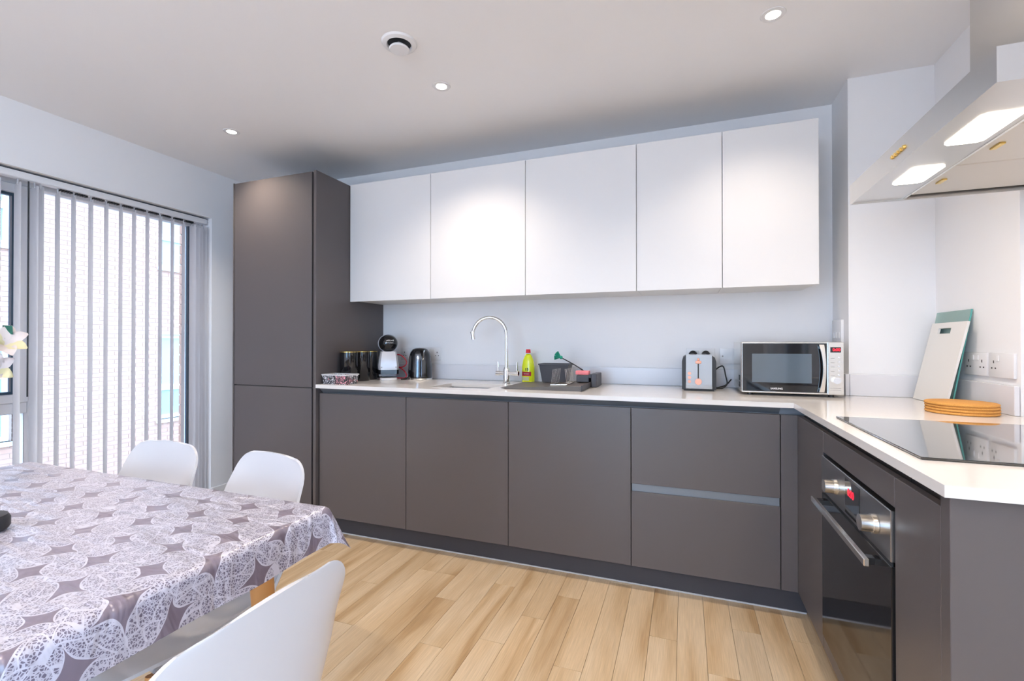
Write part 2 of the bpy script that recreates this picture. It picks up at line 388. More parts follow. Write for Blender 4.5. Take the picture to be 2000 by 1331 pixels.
# window_1 in the left wall
wx0, wx1 = XL-0.24, XL-0.17
b = nb()
def bar(y0, y1, z0, z1, d=0.0): box(b, wx0-d, wx1+d, y0, y1, z0, z1, 0.004)
bar(OY0, OY0+0.06, OZ0, OZ1); bar(OY1-0.03, OY1, OZ0, OZ1)
bar(OY0+0.06, OY1-0.03, OZ0, OZ0+0.06); bar(OY0+0.06, OY1-0.03, OZ1-0.05, OZ1)
bar(1.472, 1.525, OZ0+0.06, OZ1-0.05, 0.004)
bar(0.55, 0.61, OZ0+0.06, OZ1-0.05, 0.004)
bar(0.61, 1.472, 0.75, 0.81)
w1 = struct('window_1', b, M['frame_white'])
b = nb()
for (y0, y1, z0, z1) in ((0.61, 1.472, 0.81, 1.985),):
    t = 0.045
    box(b, wx0+0.01, wx1+0.012, y0, y0+t, z0, z1, 0.004); box(b, wx0+0.01, wx1+0.012, y1-t, y1, z0, z1, 0.004)
    box(b, wx0+0.01, wx1+0.012, y0+t, y1-t, z0, z0+t, 0.004); box(b, wx0+0.01, wx1+0.012, y0+t, y1-t, z1-t, z1, 0.004)
obj('casement', b, M['frame_white'], w1)
b = nb(); y0, y1, z0, z1, t = 0.655, 1.427, 0.855, 1.94, 0.014
for a in ((y0, y0+t, z0, z1), (y1-t, y1, z0, z1), (y0+t, y1-t, z0, z0+t), (y0+t, y1-t, z1-t, z1)): box(b, wx0+0.02, wx0+0.05, *a)
box(b, wx0+0.02, wx0+0.05, OY1-0.036, OY1-0.03, OZ0+.06, OZ1-.05)
obj('gasket', b, M['frame_dark'], w1, label='dark blue glazing gasket')
for a in ((0.66, 1.42, 0.86, 1.935), (0.61, 1.472, OZ0+0.06, 0.75), (1.525, OY1-0.03, OZ0+0.06, OZ1-0.05), (OY0+0.06, 0.55, OZ0+0.06, OZ1-0.05)):
    b = nb(); box(b, wx0+0.03, wx0+0.036, *a); obj('pane', b, M['glass'], w1)
# window_2 behind the camera
b = nb()
for x in (FX0, -1.08, FX1-0.06): box(b, x, x+0.06, -2.80, -2.73, FZ0, FZ1, 0.004)
box(b, FX0+0.06, FX1-0.06, -2.80, -2.73, FZ0, FZ0+0.07, 0.004); box(b, FX0+0.06, FX1-0.06, -2.80, -2.73, FZ1-0.06, FZ1, 0.004)
w2 = struct('window_2', b, M['frame_white'])
for x0, x1 in ((FX0+0.06, -1.08), (-1.02, FX1-0.06)):
    b = nb(); box(b, x0, x1, -2.77, -2.764, FZ0+0.07, FZ1-0.06); obj('pane', b, M['glass'], w2)

# fill_window added unseen in the right wall, to light the left wall and slats
b = nb()
for y in (-2.4, -1.28, -0.16): box(b, 1.26, 1.32, y, y+0.06, 0.3, 2.2, 0.004)
for z in (0.3, 2.14): box(b, 1.26, 1.32, -2.34, -1.28, z, z+0.06, 0.004); box(b, 1.26, 1.32, -1.22, -0.16, z, z+0.06, 0.004)
w3 = struct('fill_window', b, M['frame_white'])
for y0, y1 in ((-2.34, -1.28), (-1.22, -0.16)):
    b = nb(); box(b, 1.285, 1.291, y0, y1, 0.36, 2.14); obj('pane', b, M['glass'], w3)
# outer brick jamb seen through the window's right edge
b = nb(); box(b, XL-0.252, XL-0.36, OY1+0.022, OY1+0.40, -3.0, 3.4)
jamb = struct('wall_brick_jamb', b, M['mortar'])
bme = {}
def brick_obj(parent, cx, cy, cz, lx, ly, lz, name='brick'):
    key = (round(lx, 3), round(ly, 3), round(lz, 3))
    if key not in bme:
        b = nb(); box(b, -lx/2, lx/2, -ly/2, ly/2, -lz/2, lz/2, 0.002)
        me = bpy.data.meshes.new('brick'); bmesh.ops.recalc_face_normals(b, faces=b.faces); b.to_mesh(me); b.free(); me.materials.append(M['brick']); bme[key] = me
    o = bpy.data.objects.new(name, bme[key]); C.objects.link(o); o.parent = parent; o.location = (cx, cy, cz); return o
z = 0.0; i = 0
while z < 2.35:
    brick_obj(jamb, XL-0.306, OY1+0.120, z+0.0325, 0.106, 0.215, 0.065)
    brick_obj(jamb, XL-0.306, OY1+0.120+0.113*(1 if i % 2 else 1)+0.107, z+0.0325, 0.106, 0.215, 0.065)
    z += 0.075; i += 1

# ------------------------------------------------------------------ brick building across the courtyard
BX = -9.4
bld = thing('brick_building', 'red brick building with tall white windows across the courtyard outside the blinds', 'building', (BX, 5, -3))
b = nb()
WIN = [(2.88, 3.94), (5.99, 7.05)]
ROWS = [(-0.33, 1.30), (2.59, 4.20)]
ys = [-8, 2.88, 3.94, 5.99, 7.05, 12]; zs = [-3, -0.33, 1.30, 2.59, 4.20, 9]
for a, (y0, y1) in enumerate(zip(ys, ys[1:])):
    for c, (z0, z1) in enumerate(zip(zs, zs[1:])):
        if a in (1, 3) and c in (1, 3): continue
        box(b, BX-0.3, BX-0.003, y0, y1, z0, z1)
obj('wall_core', b, M['mortar'], bld)
near = []; rest = []
r = 0; z = -2.0
while z < 7.0:
    y = -4.75 + (0.1125 if r % 2 else 0)
    while y < 9.2:
        y1 = y+0.215; segs = [(y, y1)]
        for (a, c) in WIN:
            for (zz0, zz1) in ROWS:
                if z+0.065 > zz0 and z < zz1:
                    ns = []
                    for s0, s1 in segs:
                        if s1 <= a or s0 >= c: ns.append((s0, s1))
                        else:
                            if s0 < a-0.02: ns.append((s0, a))
                            if s1 > c+0.02: ns.append((c, s1))
                    segs = ns
        for s0, s1 in segs:
            (near if (3.95 < s0 < 5.9 and -0.45 < z < 1.95 and s1-s0 > 0.2) else rest).append((s0, s1, z))
        y += 0.225
    z += 0.075; r += 1
near.sort(key=lambda q: q[0]); rest += near[290:]; near = near[:290]
boff = Vector(bld.location)
for s0, s1, z in near: brick_obj(bld, BX-0.011-boff.x, (s0+s1)/2-boff.y, z+0.0325-boff.z, 0.03, s1-s0, 0.065)
vv = []; ff = []
for s0, s1, z in rest:
    n_ = len(vv); x0, x1 = -0.026, 0.004; a, c, d, e = s0-boff.y, s1-boff.y, z-boff.z, z+0.065-boff.z
    vv += [(x0, a, d), (x1, a, d), (x1, c, d), (x0, c, d), (x0, a, e), (x1, a, e), (x1, c, e), (x0, c, e)]
    ff += [tuple(n_+i for i in f) for f in ((0, 3, 2, 1), (4, 5, 6, 7), (0, 1, 5, 4), (1, 2, 6, 5), (2, 3, 7, 6), (3, 0, 4, 7))]
me = bpy.data.meshes.new('brick_courses'); me.from_pydata(vv, [], ff); me.materials.append(M['brick'])
o = bpy.data.objects.new('brick_courses', me); C.objects.link(o); o.parent = bld; o['kind'] = 'stuff'
for (y0, y1) in WIN:
    for (z0, z1) in ROWS:
        b = nb(); t = 0.07
        for a in ((y0, y0+t, z0, z1), (y1-t, y1, z0, z1), (y0+t, y1-t, z0, z0+t), (y0+t, y1-t, z1-t, z1), (y0+t, y1-t, z0+0.55, z0+0.66)): box(b, BX-0.17, BX-0.10, *a)
        wf = obj('window', b, M['frame_white'], bld)
        b = nb(); box(b, BX-0.145, BX-0.14, y0+t, y1-t, z0+t, z1-t); obj('pane', b, M['ext_glass'], wf)
        b = nb(); box(b, BX-0.10, BX+0.05, y0-0.04, y1+0.04, z0-0.06, z0); obj('sill', b, M['frame_white'], wf)

# ------------------------------------------------------------------ vertical blind
BXc = XL-0.055
vb = thing('vertical_blind', 'white vertical fabric blind with open slats across the left window', 'blind', (BXc, 1.1, 2.03))
b = nb(); box(b, BXc-0.02, BXc+0.025, OY0+0.01, OY1-0.01, 1.988, 2.028, 0.004); obj('headrail', b, M['frame_white'], vb)
b = nb(); box(b, BXc+0.0251, BXc+0.0262, OY0+0.012, OY1-0.012, 2.0235, 2.0275); obj('rail_groove', b, M['anth_dark'], vb)
def slat(y, ang):
    b = nb(); w_ = 0.0445; n = 6; top = []; bot = []
    d = Vector((-math.cos(ang), math.sin(ang), 0)); nrm = Vector((d.y, -d.x, 0))
    zt, zb = 1.972, 0.055
    for i in range(n+1):
        s = -1+2*i/n; p = Vector((BXc, y, 0)) + d*(s*w_) + nrm*(0.006*(1-s*s))
        top.append(b.verts.new((p.x, p.y, zt-0.012*abs(s)**3))); bot.append(b.verts.new((p.x, p.y, zb)))
    for i in range(n): b.faces.new((top[i], top[i+1], bot[i+1], bot[i]))
    bmesh.ops.solidify(b, geom=b.faces[:], thickness=0.0006)
    o = obj('slat', b, M['slat'], vb)
    c = nb(); box(c, BXc-0.004, BXc+0.004, y-0.002, y+0.002, zt-0.012, 1.99); obj('slat_hanger', c, M['grey_plastic'], vb)
ysl = [1.543, 1.615, 1.697, 1.775, 1.852, 1.925, 2.003, 2.083, 2.160, 2.235]
for y in ysl:
    ray = math.atan2(y, 3.25); slat(y, ray - math.radians(13.5) + random.uniform(-.02, .02))
for y, a_ in ((2.300, 9), (2.325, 5), (2.352, 10), (2.376, 6)): slat(y, math.radians(a_))
slat(1.470, math.radians(6)); slat(1.445, math.radians(3)); slat(1.378, math.radians(6))
for y in (1.30-0.076*i for i in range(0, 19)): slat(y, math.radians(4))
b = nb(); random.seed(3)
for i in range(10):
    yy = ysl[i]
    for k in range(5):
        y0 = yy+0.008+k*0.012; box(b, BXc-0.012, BXc+0.012, y0, y0+0.007, 1.976, 1.986)
o = obj('spacer_chain', b, M['matt_black'], vb)
b = nb(); cyl(b, (BXc+0.03, 1.408, 1.98), (BXc+0.03, 1.408, 0.85), 0.0035, seg=8); obj('control_wand', b, M['matt_black'], vb)

# ------------------------------------------------------------------ kitchen cabinets, main run
def door(bm, x0, x1, z0, z1, yf=YD, t=0.018): box(bm, x0+0.0015, x1-0.0015, yf, yf+t, z0, z1, 0.0012)
# tall unit
tall = thing('tall_cabinet', 'tall dark grey fridge housing cabinet reaching near the ceiling beside the window', 'cabinet', (-2.4, 2.5, 0))
b = nb(); box(b, -2.728, -2.095, YD+0.019, YB-0.002, 0.107, 2.155); obj('carcass', b, M['anthracite'], tall)
b = nb(); box(b, -2.738, -2.7285, YD-0.002, YB-0.002, 0.0, 2.165); obj('side_panel', b, M['anthracite'], tall)
b = nb(); box(b, -2.726, -2.093, YD, YD+0.018, 0.866, 2.163, 0.0012); obj('upper_door', b, M['anthracite'], tall)
b = nb(); box(b, -2.726, -2.093, YD, YD+0.018, 0.109, 0.861, 0.0012); obj('lower_door', b, M['anthracite'], tall)
b = nb(); box(b, -2.0945, -2.0605, YD+0.022, YD+0.05, 0.107, 2.155); obj('grip_channel', b, M['black_gap'], tall)
b = nb(); box(b, -2.060, -2.040, YD-0.022, YB-0.002, 0.0, 2.157, 0.001); obj('end_panel', b, M['anthracite'], tall)
b = nb(); box(b, -2.728, -2.0605, YD+0.055, YD+0.07, 0.0, 0.106); obj('plinth', b, M['anth_dark'], tall)

DT, DB = 0.834, 0.109
def base(label, x0, x1, kind='door', group='grey base cabinets under the long worktop'):
    t = thing('base_cabinet', label, 'cabinet', ((x0+x1)/2, 2.5, 0), group=group)
    b = nb(); box(b, x0+0.001, x1-0.001, YD+0.019, YB-0.02, 0.107, 0.72 if 'sink,' in label else 0.80); obj('carcass', b, M['anth_dark'], t)
    if kind == 'door':
        b = nb(); door(b, x0, x1, DB, DT); obj('door', b, M['anthracite'], t)
    else:
        for z0, z1 in ((0.487, DT), (DB, 0.451)):
            b = nb(); door(b, x0, x1, z0, z1); obj('drawer_front', b, M['anthracite'], t)
        b = nb(); box(b, x0+0.003, x1-0.003, YD+0.012, YD+0.019, 0.447, 0.488); obj('grip_channel', b, M['rail'], t)
    b = nb()   # bevelled handle rail behind the door's top edge
    pr = [(YD+0.045, 0.8655), (YD+0.004, 0.8655), (YD+0.004, 0.861), (YD+0.030, 0.835), (YD+0.030, 0.803), (YD+0.045, 0.803)]
    A = [b.verts.new((x0, y, z)) for y, z in pr]; B = [b.verts.new((x1, y, z)) for y, z in pr]
    b.faces.new(A); b.faces.new(B[::-1])
    for i in range(6): b.faces.new((A[i], A[(i+1) % 6], B[(i+1) % 6], B[i]))
    obj('handle_rail', b, M['rail'], t)
    return t
base('dark grey base cabinet with one plain door next to the tall cabinet', -2.034, -1.435)
base('dark grey base cabinet with one plain door under the sink, second from the tall cabinet', -1.435, -0.834)
base('dark grey base cabinet with one plain door between the sink cabinet and the two-drawer cabinet', -0.834, -0.231)
base('dark grey cabinet with two wide drawers at the right end of the long run', -0.231, 0.373, 'drawer')
cp = thing('corner_post', 'dark grey corner filler strip where the two cabinet runs meet', 'panel', (0.42, 2.2, 0))
b = nb(); box(b, 0.3745, XD, YD, YD+0.018, DB, DT+0.0, 0.001); obj('back_run_filler', b, M['anthracite'], cp)
b = nb(); box(b, XD, XD+0.018, 1.829, YD+0.018, DB, DT, 0.001); obj('side_run_filler', b, M['anthracite'], cp)
b = nb(); box(b, 0.373, XD+0.03, YD+0.03, YD+0.045, 0.803, 0.8655); box(b, XD+0.03, XD+0.045, 1.829, YD+0.045, 0.803, 0.8655); obj('handle_rail', b, M['rail'], cp)
b = nb(); box(b, -2.035, 0.49, YD+0.055, YD+0.07, 0.004, 0.106)
pl = tag(obj('plinth', b, M['anth_dark']), 'black kickboard under the long row of base cabinets', 'kickboard')
b = nb(); box(b, -2.035, 0.475, YD+0.051, YD+0.055, 0.0005, 0.006); obj('sealing_strip', b, M['grey_plastic'], pl, label='thin pale strip along the floor')
b = nb(); box(b, 0.49, 0.505, 1.047, YD+0.055, 0.0005, 0.106)
tag(obj('plinth', b, M['anth_dark']), 'black kickboard under the oven and side run of cabinets', 'kickboard')

# right run: oven housing
oh = thing('oven_housing', 'dark grey cabinet that holds the built-in oven, with a plain panel above it', 'cabinet', (0.7, 1.54, 0))
b = nb(); box(b, XD, XD+0.018, 1.2625, 1.8265, 0.766, DT, 0.001); obj('top_panel', b, M['anthracite'], oh)
b = nb(); box(b, XD, XD+0.018, 1.2625, 1.8265, DB, 0.155, 0.001); obj('bottom_panel', b, M['anthracite'], oh)
b = nb(); box(b, XD+0.019, 1.03, 1.263, 1.272, 0.107, 0.80); box(b, XD+0.019, 1.03, 1.817, 1.826, 0.107, 0.80); box(b, XD+0.019, 1.03, 1.272, 1.817, 0.107, 0.125); obj('carcass', b, M['anth_dark'], oh)
b = nb(); box(b, XD+0.03, XD+0.045, 1.2625, 1.829, 0.803, 0.8655); obj('handle_rail', b, M['anthracite'], oh)
ov = thing('oven', 'built-in electric oven with black glass door and two steel knobs', 'oven', (0.7, 1.54, 0.16))
OX = XD-0.006
b = nb(); box(b, XD+0.02, 0.98, 1.275, 1.814, 0.17, 0.74); obj('body', b, M['matt_black'], ov)
b = nb(); box(b, OX, XD+0.02, 1.266, 1.823, 0.642, 0.757, 0.0015); obj('control_panel', b, M['steel_v'], ov)
b = nb(); box(b, OX-0.0015, OX+0.001, 1.46, 1.575, 0.652, 0.748); disp = obj('display', b, M['gloss_black'], ov)
text('display_digits', '0:00', 0.030, M['led_red'], disp, (OX-0.0022, 1.525, 0.714), (PI/2, 0, -PI/2), label='red display digits')
b = nb(); box(b, OX+0.001, XD+0.02, 1.266, 1.823, 0.160, 0.632, 0.0015); od = obj('oven_door', b, M['oven_glass'], ov)
b = nb(); box(b, OX+0.003, OX+0.006, 1.268, 1.821, 0.632, 0.641); obj('vent_gap', b, M['black_gap'], ov)
b = nb(); box(b, OX-0.040, OX-0.028, 1.300, 1.780, 0.612, 0.630, 0.002); hd = obj('handle', b, M['steel_sat'], od, label='long brushed steel bar handle')
for y in (1.315, 1.745):
    b = nb(); box(b, OX-0.030, OX+0.004, y, y+0.022, 0.612, 0.628, 0.001); obj('handle_bracket', b, M['gloss_black'], od)
for y in (1.655, 1.350):
    b = nb(); cyl(b, (OX-0.0005, y, 0.698), (OX-0.010, y, 0.698), 0.0235, 0.0225, 32); cyl(b, (OX-0.010, y, 0.698), (OX-0.034, y, 0.698), 0.0205, 0.0195, 32)
    obj('knob', b, M['steel_sat'], ov)
# narrow cabinet and end panel
nc = thing('narrow_cabinet', 'narrow dark grey cabinet between the oven and the blue-grey end panel', 'cabinet', (0.7, 1.15, 0))
b = nb(); box(b, XD, XD+0.018, 1.0635, 1.2595, DB, DT, 0.001); obj('door', b, M['anthracite'], nc)
b = nb(); box(b, XD+0.019, 1.05, 1.0485, 1.2595, 0.107, 0.80); obj('carcass', b, M['anth_dark'], nc)
b = nb(); box(b, XD+0.03, XD+0.045, 1.0635, 1.2595, 0.803, 0.8655); obj('handle_rail', b, M['anthracite'], nc)
b = nb(); box(b, XD, XD+0.03, 1.0475, 1.0630, DB, 0.8655); obj('stile', b, M['anthracite'], nc)
b = nb(); box(b, XD-0.004, 1.072, 1.022, 1.047, 0.0005, 0.8655, 0.001)
tag(obj('end_panel', b, M['anthracite']), 'plain blue-grey end panel closing the side run of cabinets nearest the camera', 'panel')

# worktop with sink cut-out (boxes around the cut-out, joined faces share planes)
SX0, SX1, SY0, SY1 = -1.335, -0.985, 2.29, 2.545
DX0, DX1 = -0.965, -0.945
b = nb()
yf, xf, ye = 2.176, 0.417, 1.006
box(b, -2.0395, SX0, yf, YB-0.001, WB, WT)
box(b, SX0, SX1, yf, SY0, WB, WT); box(b, SX0, SX1, SY1, YB-0.001, WB, WT)
box(b, SX1, xf, yf, YB-0.001, WB, WT)
prism(b, [(xf, ye), (1.0735, ye), (1.0735, 2.0305), (1.0435, 2.0305), (1.0435, 2.585), (0.719, 2.585), (0.719, YB-0.001), (xf, YB-0.001)], WB, WT)
bmesh.ops.remove_doubles(b, verts=b.verts, dist=0.0002)
tag(obj('worktop', b, M['quartz'], angle=20), 'white quartz L-shaped kitchen worktop over the dark grey cabinets', 'worktop')
def ups(x0, x1, y0, y1, label):
    b = nb(); box(b, x0, x1, y0, y1, WT+0.0005, 0.987, 0.0015); return tag(obj('upstand', b, M['upstand']), label, 'upstand', 'stone upstands along the worktop')
ups(-2.039, 0.704, YB-0.017, YB-0.001, 'pale stone upstand along the long back wall behind kettle and tap')
ups(0.703, 0.719, 2.572, YB-0.018, 'short pale stone upstand on the return wall beside the microwave')
ups(0.7195, 1.029, 2.5695, 2.585, 'pale stone upstand on the white wall between microwave and chopping boards')
ups(1.0290, 1.0435, 2.034, 2.5685, 'pale stone upstand under the two sockets by the cork mats')

# sink
sk = thing('sink', 'small undermounted stainless steel sink bowl set in the worktop', 'sink', (-1.16, 2.42, 0.7))
b = nb(); x0, x1, y0, y1 = SX0-0.008, SX1+0.008, SY0-0.008, SY1+0.008
T = [(x0, y0), (x1, y0), (x1, y1), (x0, y1)]
A = [b.verts.new((x, y, WB-0.0005)) for x, y in T]; ins = [(x0+0.03, y0+0.03), (x1-0.03, y0+0.03), (x1-0.03, y1-0.03), (x0+0.03, y1-0.03)]
Bv = [b.verts.new((x, y, WB-0.13)) for x, y in ins]
for i in range(4): b.faces.new((A[i], A[(i+1) % 4], Bv[(i+1) % 4], Bv[i]))
b.faces.new(Bv); bmesh.ops.bevel(b, geom=[e for e in b.edges if len(e.link_faces) == 2], offset=0.02, segments=4, affect='EDGES')
obj('bowl', b, M['steel_v'], sk)
b = nb(); cyl(b, (-1.16, 2.42, WB-0.130), (-1.16, 2.42, WB-0.126), 0.04, seg=24); obj('drain', b, M['steel'], sk)
# tap
tp = thing('kitchen_tap', 'tall chrome swan-neck mixer tap with two lever handles behind the sink', 'tap', (-1.0, 2.62, WT))
TX, TY = -1.005, 2.62
b = nb(); lathe(b, TX, TY, [(0.0, WT+0.0005), (0.024, WT+0.0005), (0.024, WT+0.008), (0.018, WT+0.012), (0.018, WT+0.085), (0.013, WT+0.10), (0.0, WT+0.10)], 24); obj('base', b, M['chrome'], tp)
R_ = 0.104; zc = 1.183; pts = [(TX, TY, WT+0.09), (TX, TY, 1.08)]
for i in range(0, 19):
    a = PI*i/18*1.08; pts.append((TX-R_*(1-math.cos(a))*0.985, TY-R_*(1-math.cos(a))*0.17, zc+R_*math.sin(a)))
b = nb(); tube(b, pts, 0.0105, 16); sp_ = obj('spout', b, M['chrome'], tp)
e = Vector(pts[-1]); d = (e-Vector(pts[-2])).normalized(); b = nb(); cyl(b, e-d*0.045, e+d*0.004, 0.0125, seg=16); obj('nozzle', b, M['chrome'], sp_)
b = nb(); cyl(b, (TX-0.066, TY, 0.950), (TX+0.078, TY, 0.950), 0.012, seg=16); obj('cross_body', b, M['chrome'], tp)
for sx_, dx in ((-0.054, 0.0), (0.066, 0.004)):
    b = nb(); cyl(b, (TX+sx_, TY, 0.955), (TX+sx_+dx-0.002, TY, 1.018), 0.0055, 0.0048, 10); cyl(b, (TX+sx_-0.012, TY, 0.950), (TX+sx_+0.012, TY, 0.950), 0.0145, seg=16); obj('lever', b, M['chrome'], tp)

# hob
b = nb(); box(b, 0.462, 0.965, 1.208, 1.789, WT+0.0005, WT+0.006, 0.0015)
tag(obj('hob', b, M['hob_glass'], angle=20), 'black glass induction hob set on the worktop under the cooker hood', 'hob')

# ------------------------------------------------------------------ wall cabinets
WX = [-2.0385, -1.441, -0.835, -0.2305, 0.174, 0.578]
wl = ['white wall cabinet at the left end touching the tall grey cabinet', 'white wall cabinet above the kettle and left part of the sink, second from the left', 'white wide wall cabinet above the tap and washing-up liquid, middle of the row', 'narrow white wall cabinet, fourth from the left above the left side of the toaster', 'white wall cabinet at the right end above the microwave']
for i in range(5):
    x0, x1 = WX[i], WX[i+1]
    t = thing('wall_cabinet', wl[i], 'cabinet', ((x0+x1)/2, 2.65, 1.4), group='white wall cabinets in a row')
    b = nb(); box(b, x0+0.0015, x1-0.0015, 2.473, 2.491, 1.400, 2.160, 0.001); obj('door', b, M['white_door'], t)
    b = nb(); box(b, x0+0.001, x1-0.001, 2.493, YB-0.001, 1.408, 2.150); obj('carcass', b, M['white_edge'], t)
    b = nb(); box(b, x0+0.03, x1-0.03, 2.4915, 2.4928, 1.402, 1.4075); obj('finger_grip', b, M['anth_dark'], t)

# ------------------------------------------------------------------ cooker hood
HX0, HY0, HY1, HZ = 0.535, 1.10, 1.905, 1.606
hd_ = thing('cooker_hood', 'stainless steel chimney cooker hood with two lit lamps over the hob', 'cooker hood', (0.8, 1.5, HZ))
HR = 1.0735
b = nb(); tw = 0.004
box(b, HX0, HX0+tw, HY0, HY1, HZ, HZ+0.066); box(b, HX0+tw, HR, HY0, HY0+tw, HZ, HZ+0.066); box(b, HX0+tw, 1.044, HY1-tw, HY1, HZ, HZ+0.066); box(b, 1.040, 1.044, HY0+tw, HY1-tw, HZ, HZ+0.066)
obj('rim', b, M['steel'], hd_)
b = nb(); box(b, HX0+tw, 0.682, HY0+tw, HY1-tw, HZ+0.006, HZ+0.012); obj('lamp_strip', b, M['steel'], hd_)
b = nb(); T = [(HX0, HY0), (1.044, HY0), (1.044, HY1), (HX0, HY1)]; U = [(0.745, 1.345), (1.044, 1.345), (1.044, 1.655), (0.745, 1.655)]
A = [b.verts.new((x, y, HZ+0.066)) for x, y in T]; B = [b.verts.new((x, y, HZ+0.15)) for x, y in U]
for i in range(4): b.faces.new((A[i], A[(i+1) % 4], B[(i+1) % 4], B[i]))
b.faces.new(B); b.faces.new(A[::-1]); obj('canopy', b, M['steel'], hd_)
b = nb(); box(b, 0.747, 1.044, 1.347, 1.653, HZ+0.148, ZC-0.002); obj('chimney', b, M['steel'], hd_)
fy = [HY0+0.02, 1.352, 1.612, HY1-0.02]
for i in range(3):
    b = nb(); box(b, 0.692, 1.034, fy[i]+0.003, fy[i+1]-0.003, HZ+0.010, HZ+0.018, 0.002); f = obj('grease_filter', b, M['filter'], hd_)
    b = nb(); yy = (fy[i]+fy[i+1])/2; box(b, 0.715, 0.728, yy-0.02, yy+0.02, HZ+0.006, HZ+0.0105, 0.001); obj('latch', b, M['gold'], f)
b = nb(); box(b, 0.682, 0.688, HY0+tw, HY1-tw, HZ+0.004, HZ+0.02); obj('filter_rail', b, M['steel_sat'], hd_)
for y0, y1 in ((1.262, 1.425), (1.580, 1.725)):
    b = nb(); prism(b, [(0.590, y0+0.01), (0.600, y0), (0.655, y0), (0.665, y0+0.01), (0.665, y1-0.01), (0.655, y1), (0.600, y1), (0.590, y1-0.01)], HZ+0.0035, HZ+0.0055)
    lm = obj('lamp', b, M['hood_lamp'], hd_, label='lit rectangular lamp')
    l = bpy.data.lights.new('hood_light', 'AREA'); l.shape = 'RECTANGLE'; l.size = 0.06; l.size_y = 0.14; l.energy = HOOD_W; l.color = (1.0, 0.82, 0.62)
    o = bpy.data.objects.new('hood_light', l); C.objects.link(o); o.parent = lm; o.location = (0.628-0.8, (y0+y1)/2-1.5, 0.002)
for i in range(5):
    b = nb(); y = 1.478+0.018*i; cyl(b, (HX0, y, HZ+0.032), (HX0-0.005, y, HZ+0.032), 0.006, 0.005, 12); obj('button', b, M['gold'], hd_)

# ------------------------------------------------------------------ ceiling fittings
def downlight(x, y, label, watts=DOWNLIGHT_W):
    t = thing('downlight', label, 'ceiling light', (x, y, ZC), group='round recessed ceiling downlights')
    b = nb(); lathe(b, x, y, [(0.026, ZC-0.0005), (0.026, ZC-0.003), (0.042, ZC-0.003), (0.044, ZC-0.0005)], 32); obj('trim_ring', b, M['white_plastic'], t)
    b = nb(); cyl(b, (x, y, ZC-0.0006), (x, y, ZC-0.0022), 0.0255, seg=24); lp = obj('lamp', b, M['lamp'], t, label='glowing lamp face')
    l = bpy.data.lights.new('downlight_beam', 'SPOT'); l.energy = watts; l.color = WARM; l.spot_size = math.radians(125); l.spot_blend = 1.0; l.shadow_soft_size = 0.03
    o = bpy.data.objects.new('downlight_beam', l); C.objects.link(o); o.parent = lp; o.location = (0, 0, -0.03)
downlight(-2.482, 1.98, 'small round lit ceiling downlight nearest the window, above the tall cabinet')
downlight(-1.095, 1.98, 'small round lit ceiling downlight in the middle, next to the round air vent')
downlight(0.316, 1.98, 'small round lit ceiling downlight at the right, nearest the cooker hood', 24.0)
for x in (-2.482, -1.095, 0.316):
    for y in (0.2, -1.5):
        side = {-2.482: 'left', -1.095: 'middle', 0.316: 'right'}[x]
        downlight(x, y, 'small round ceiling downlight, %s one of the %s row behind the camera' % (side, 'nearer' if y > 0 else 'farther'))
va = thing('air_vent', 'round white extractor vent valve in the ceiling near the middle downlight', 'vent', (-1.10, 1.634, ZC))
b = nb(); lathe(b, -1.10, 1.634, [(0.048, ZC-0.0005), (0.048, ZC-0.008), (0.052, ZC-0.012), (0.068, ZC-0.008), (0.073, ZC-0.0005)], 40); obj('rim', b, M['white_plastic'], va)
b = nb(); cyl(b, (-1.10, 1.634, ZC-0.0006), (-1.10, 1.634, ZC-0.0025), 0.0478, seg=32); obj('duct_opening', b, M['black_gap'], va)
b = nb(); lathe(b, -1.10, 1.634, [(0.012, ZC-0.003), (0.012, ZC-0.018), (0.036, ZC-0.020), (0.041, ZC-0.026), (0.038, ZC-0.031), (0.0, ZC-0.033)], 40); obj('valve_disc', b, M['white_plastic'], va)

fl_ = thing('added_fill_lamp', 'tall white uplighter added unseen behind the camera as fill light', 'lamp', (-0.9, -1.9, 0))  # added out of view to brighten the ceiling and left wall
b = nb(); lathe(b, -0.9, -1.9, [(0.0, 0.0005), (0.14, 0.0005), (0.14, 0.015), (0.02, 0.025), (0.0, 0.025)], 32); obj('base', b, M['white_plastic'], fl_)
b = nb(); cyl(b, (-0.9, -1.9, 0.0255), (-0.9, -1.9, 1.70), 0.012, seg=16); obj('pole', b, M['white_plastic'], fl_)
b = nb(); lathe(b, -0.9, -1.9, [(0.02, 1.7005), (0.06, 1.72), (0.16, 1.80), (0.165, 1.80), (0.06, 1.715), (0.02, 1.695)], 32); sh = obj('lamp_shade', b, M['white_plastic'], fl_)
l = bpy.data.lights.new('fill_uplight', 'AREA'); l.shape = 'DISK'; l.size = 0.24; l.energy = UPLIGHT_W; l.color = (0.90, 0.93, 1.0)
o = bpy.data.objects.new('fill_uplight', l); C.objects.link(o); o.parent = sh; o.location = (0, 0, 1.81); o.rotation_euler = (PI, 0, 0)
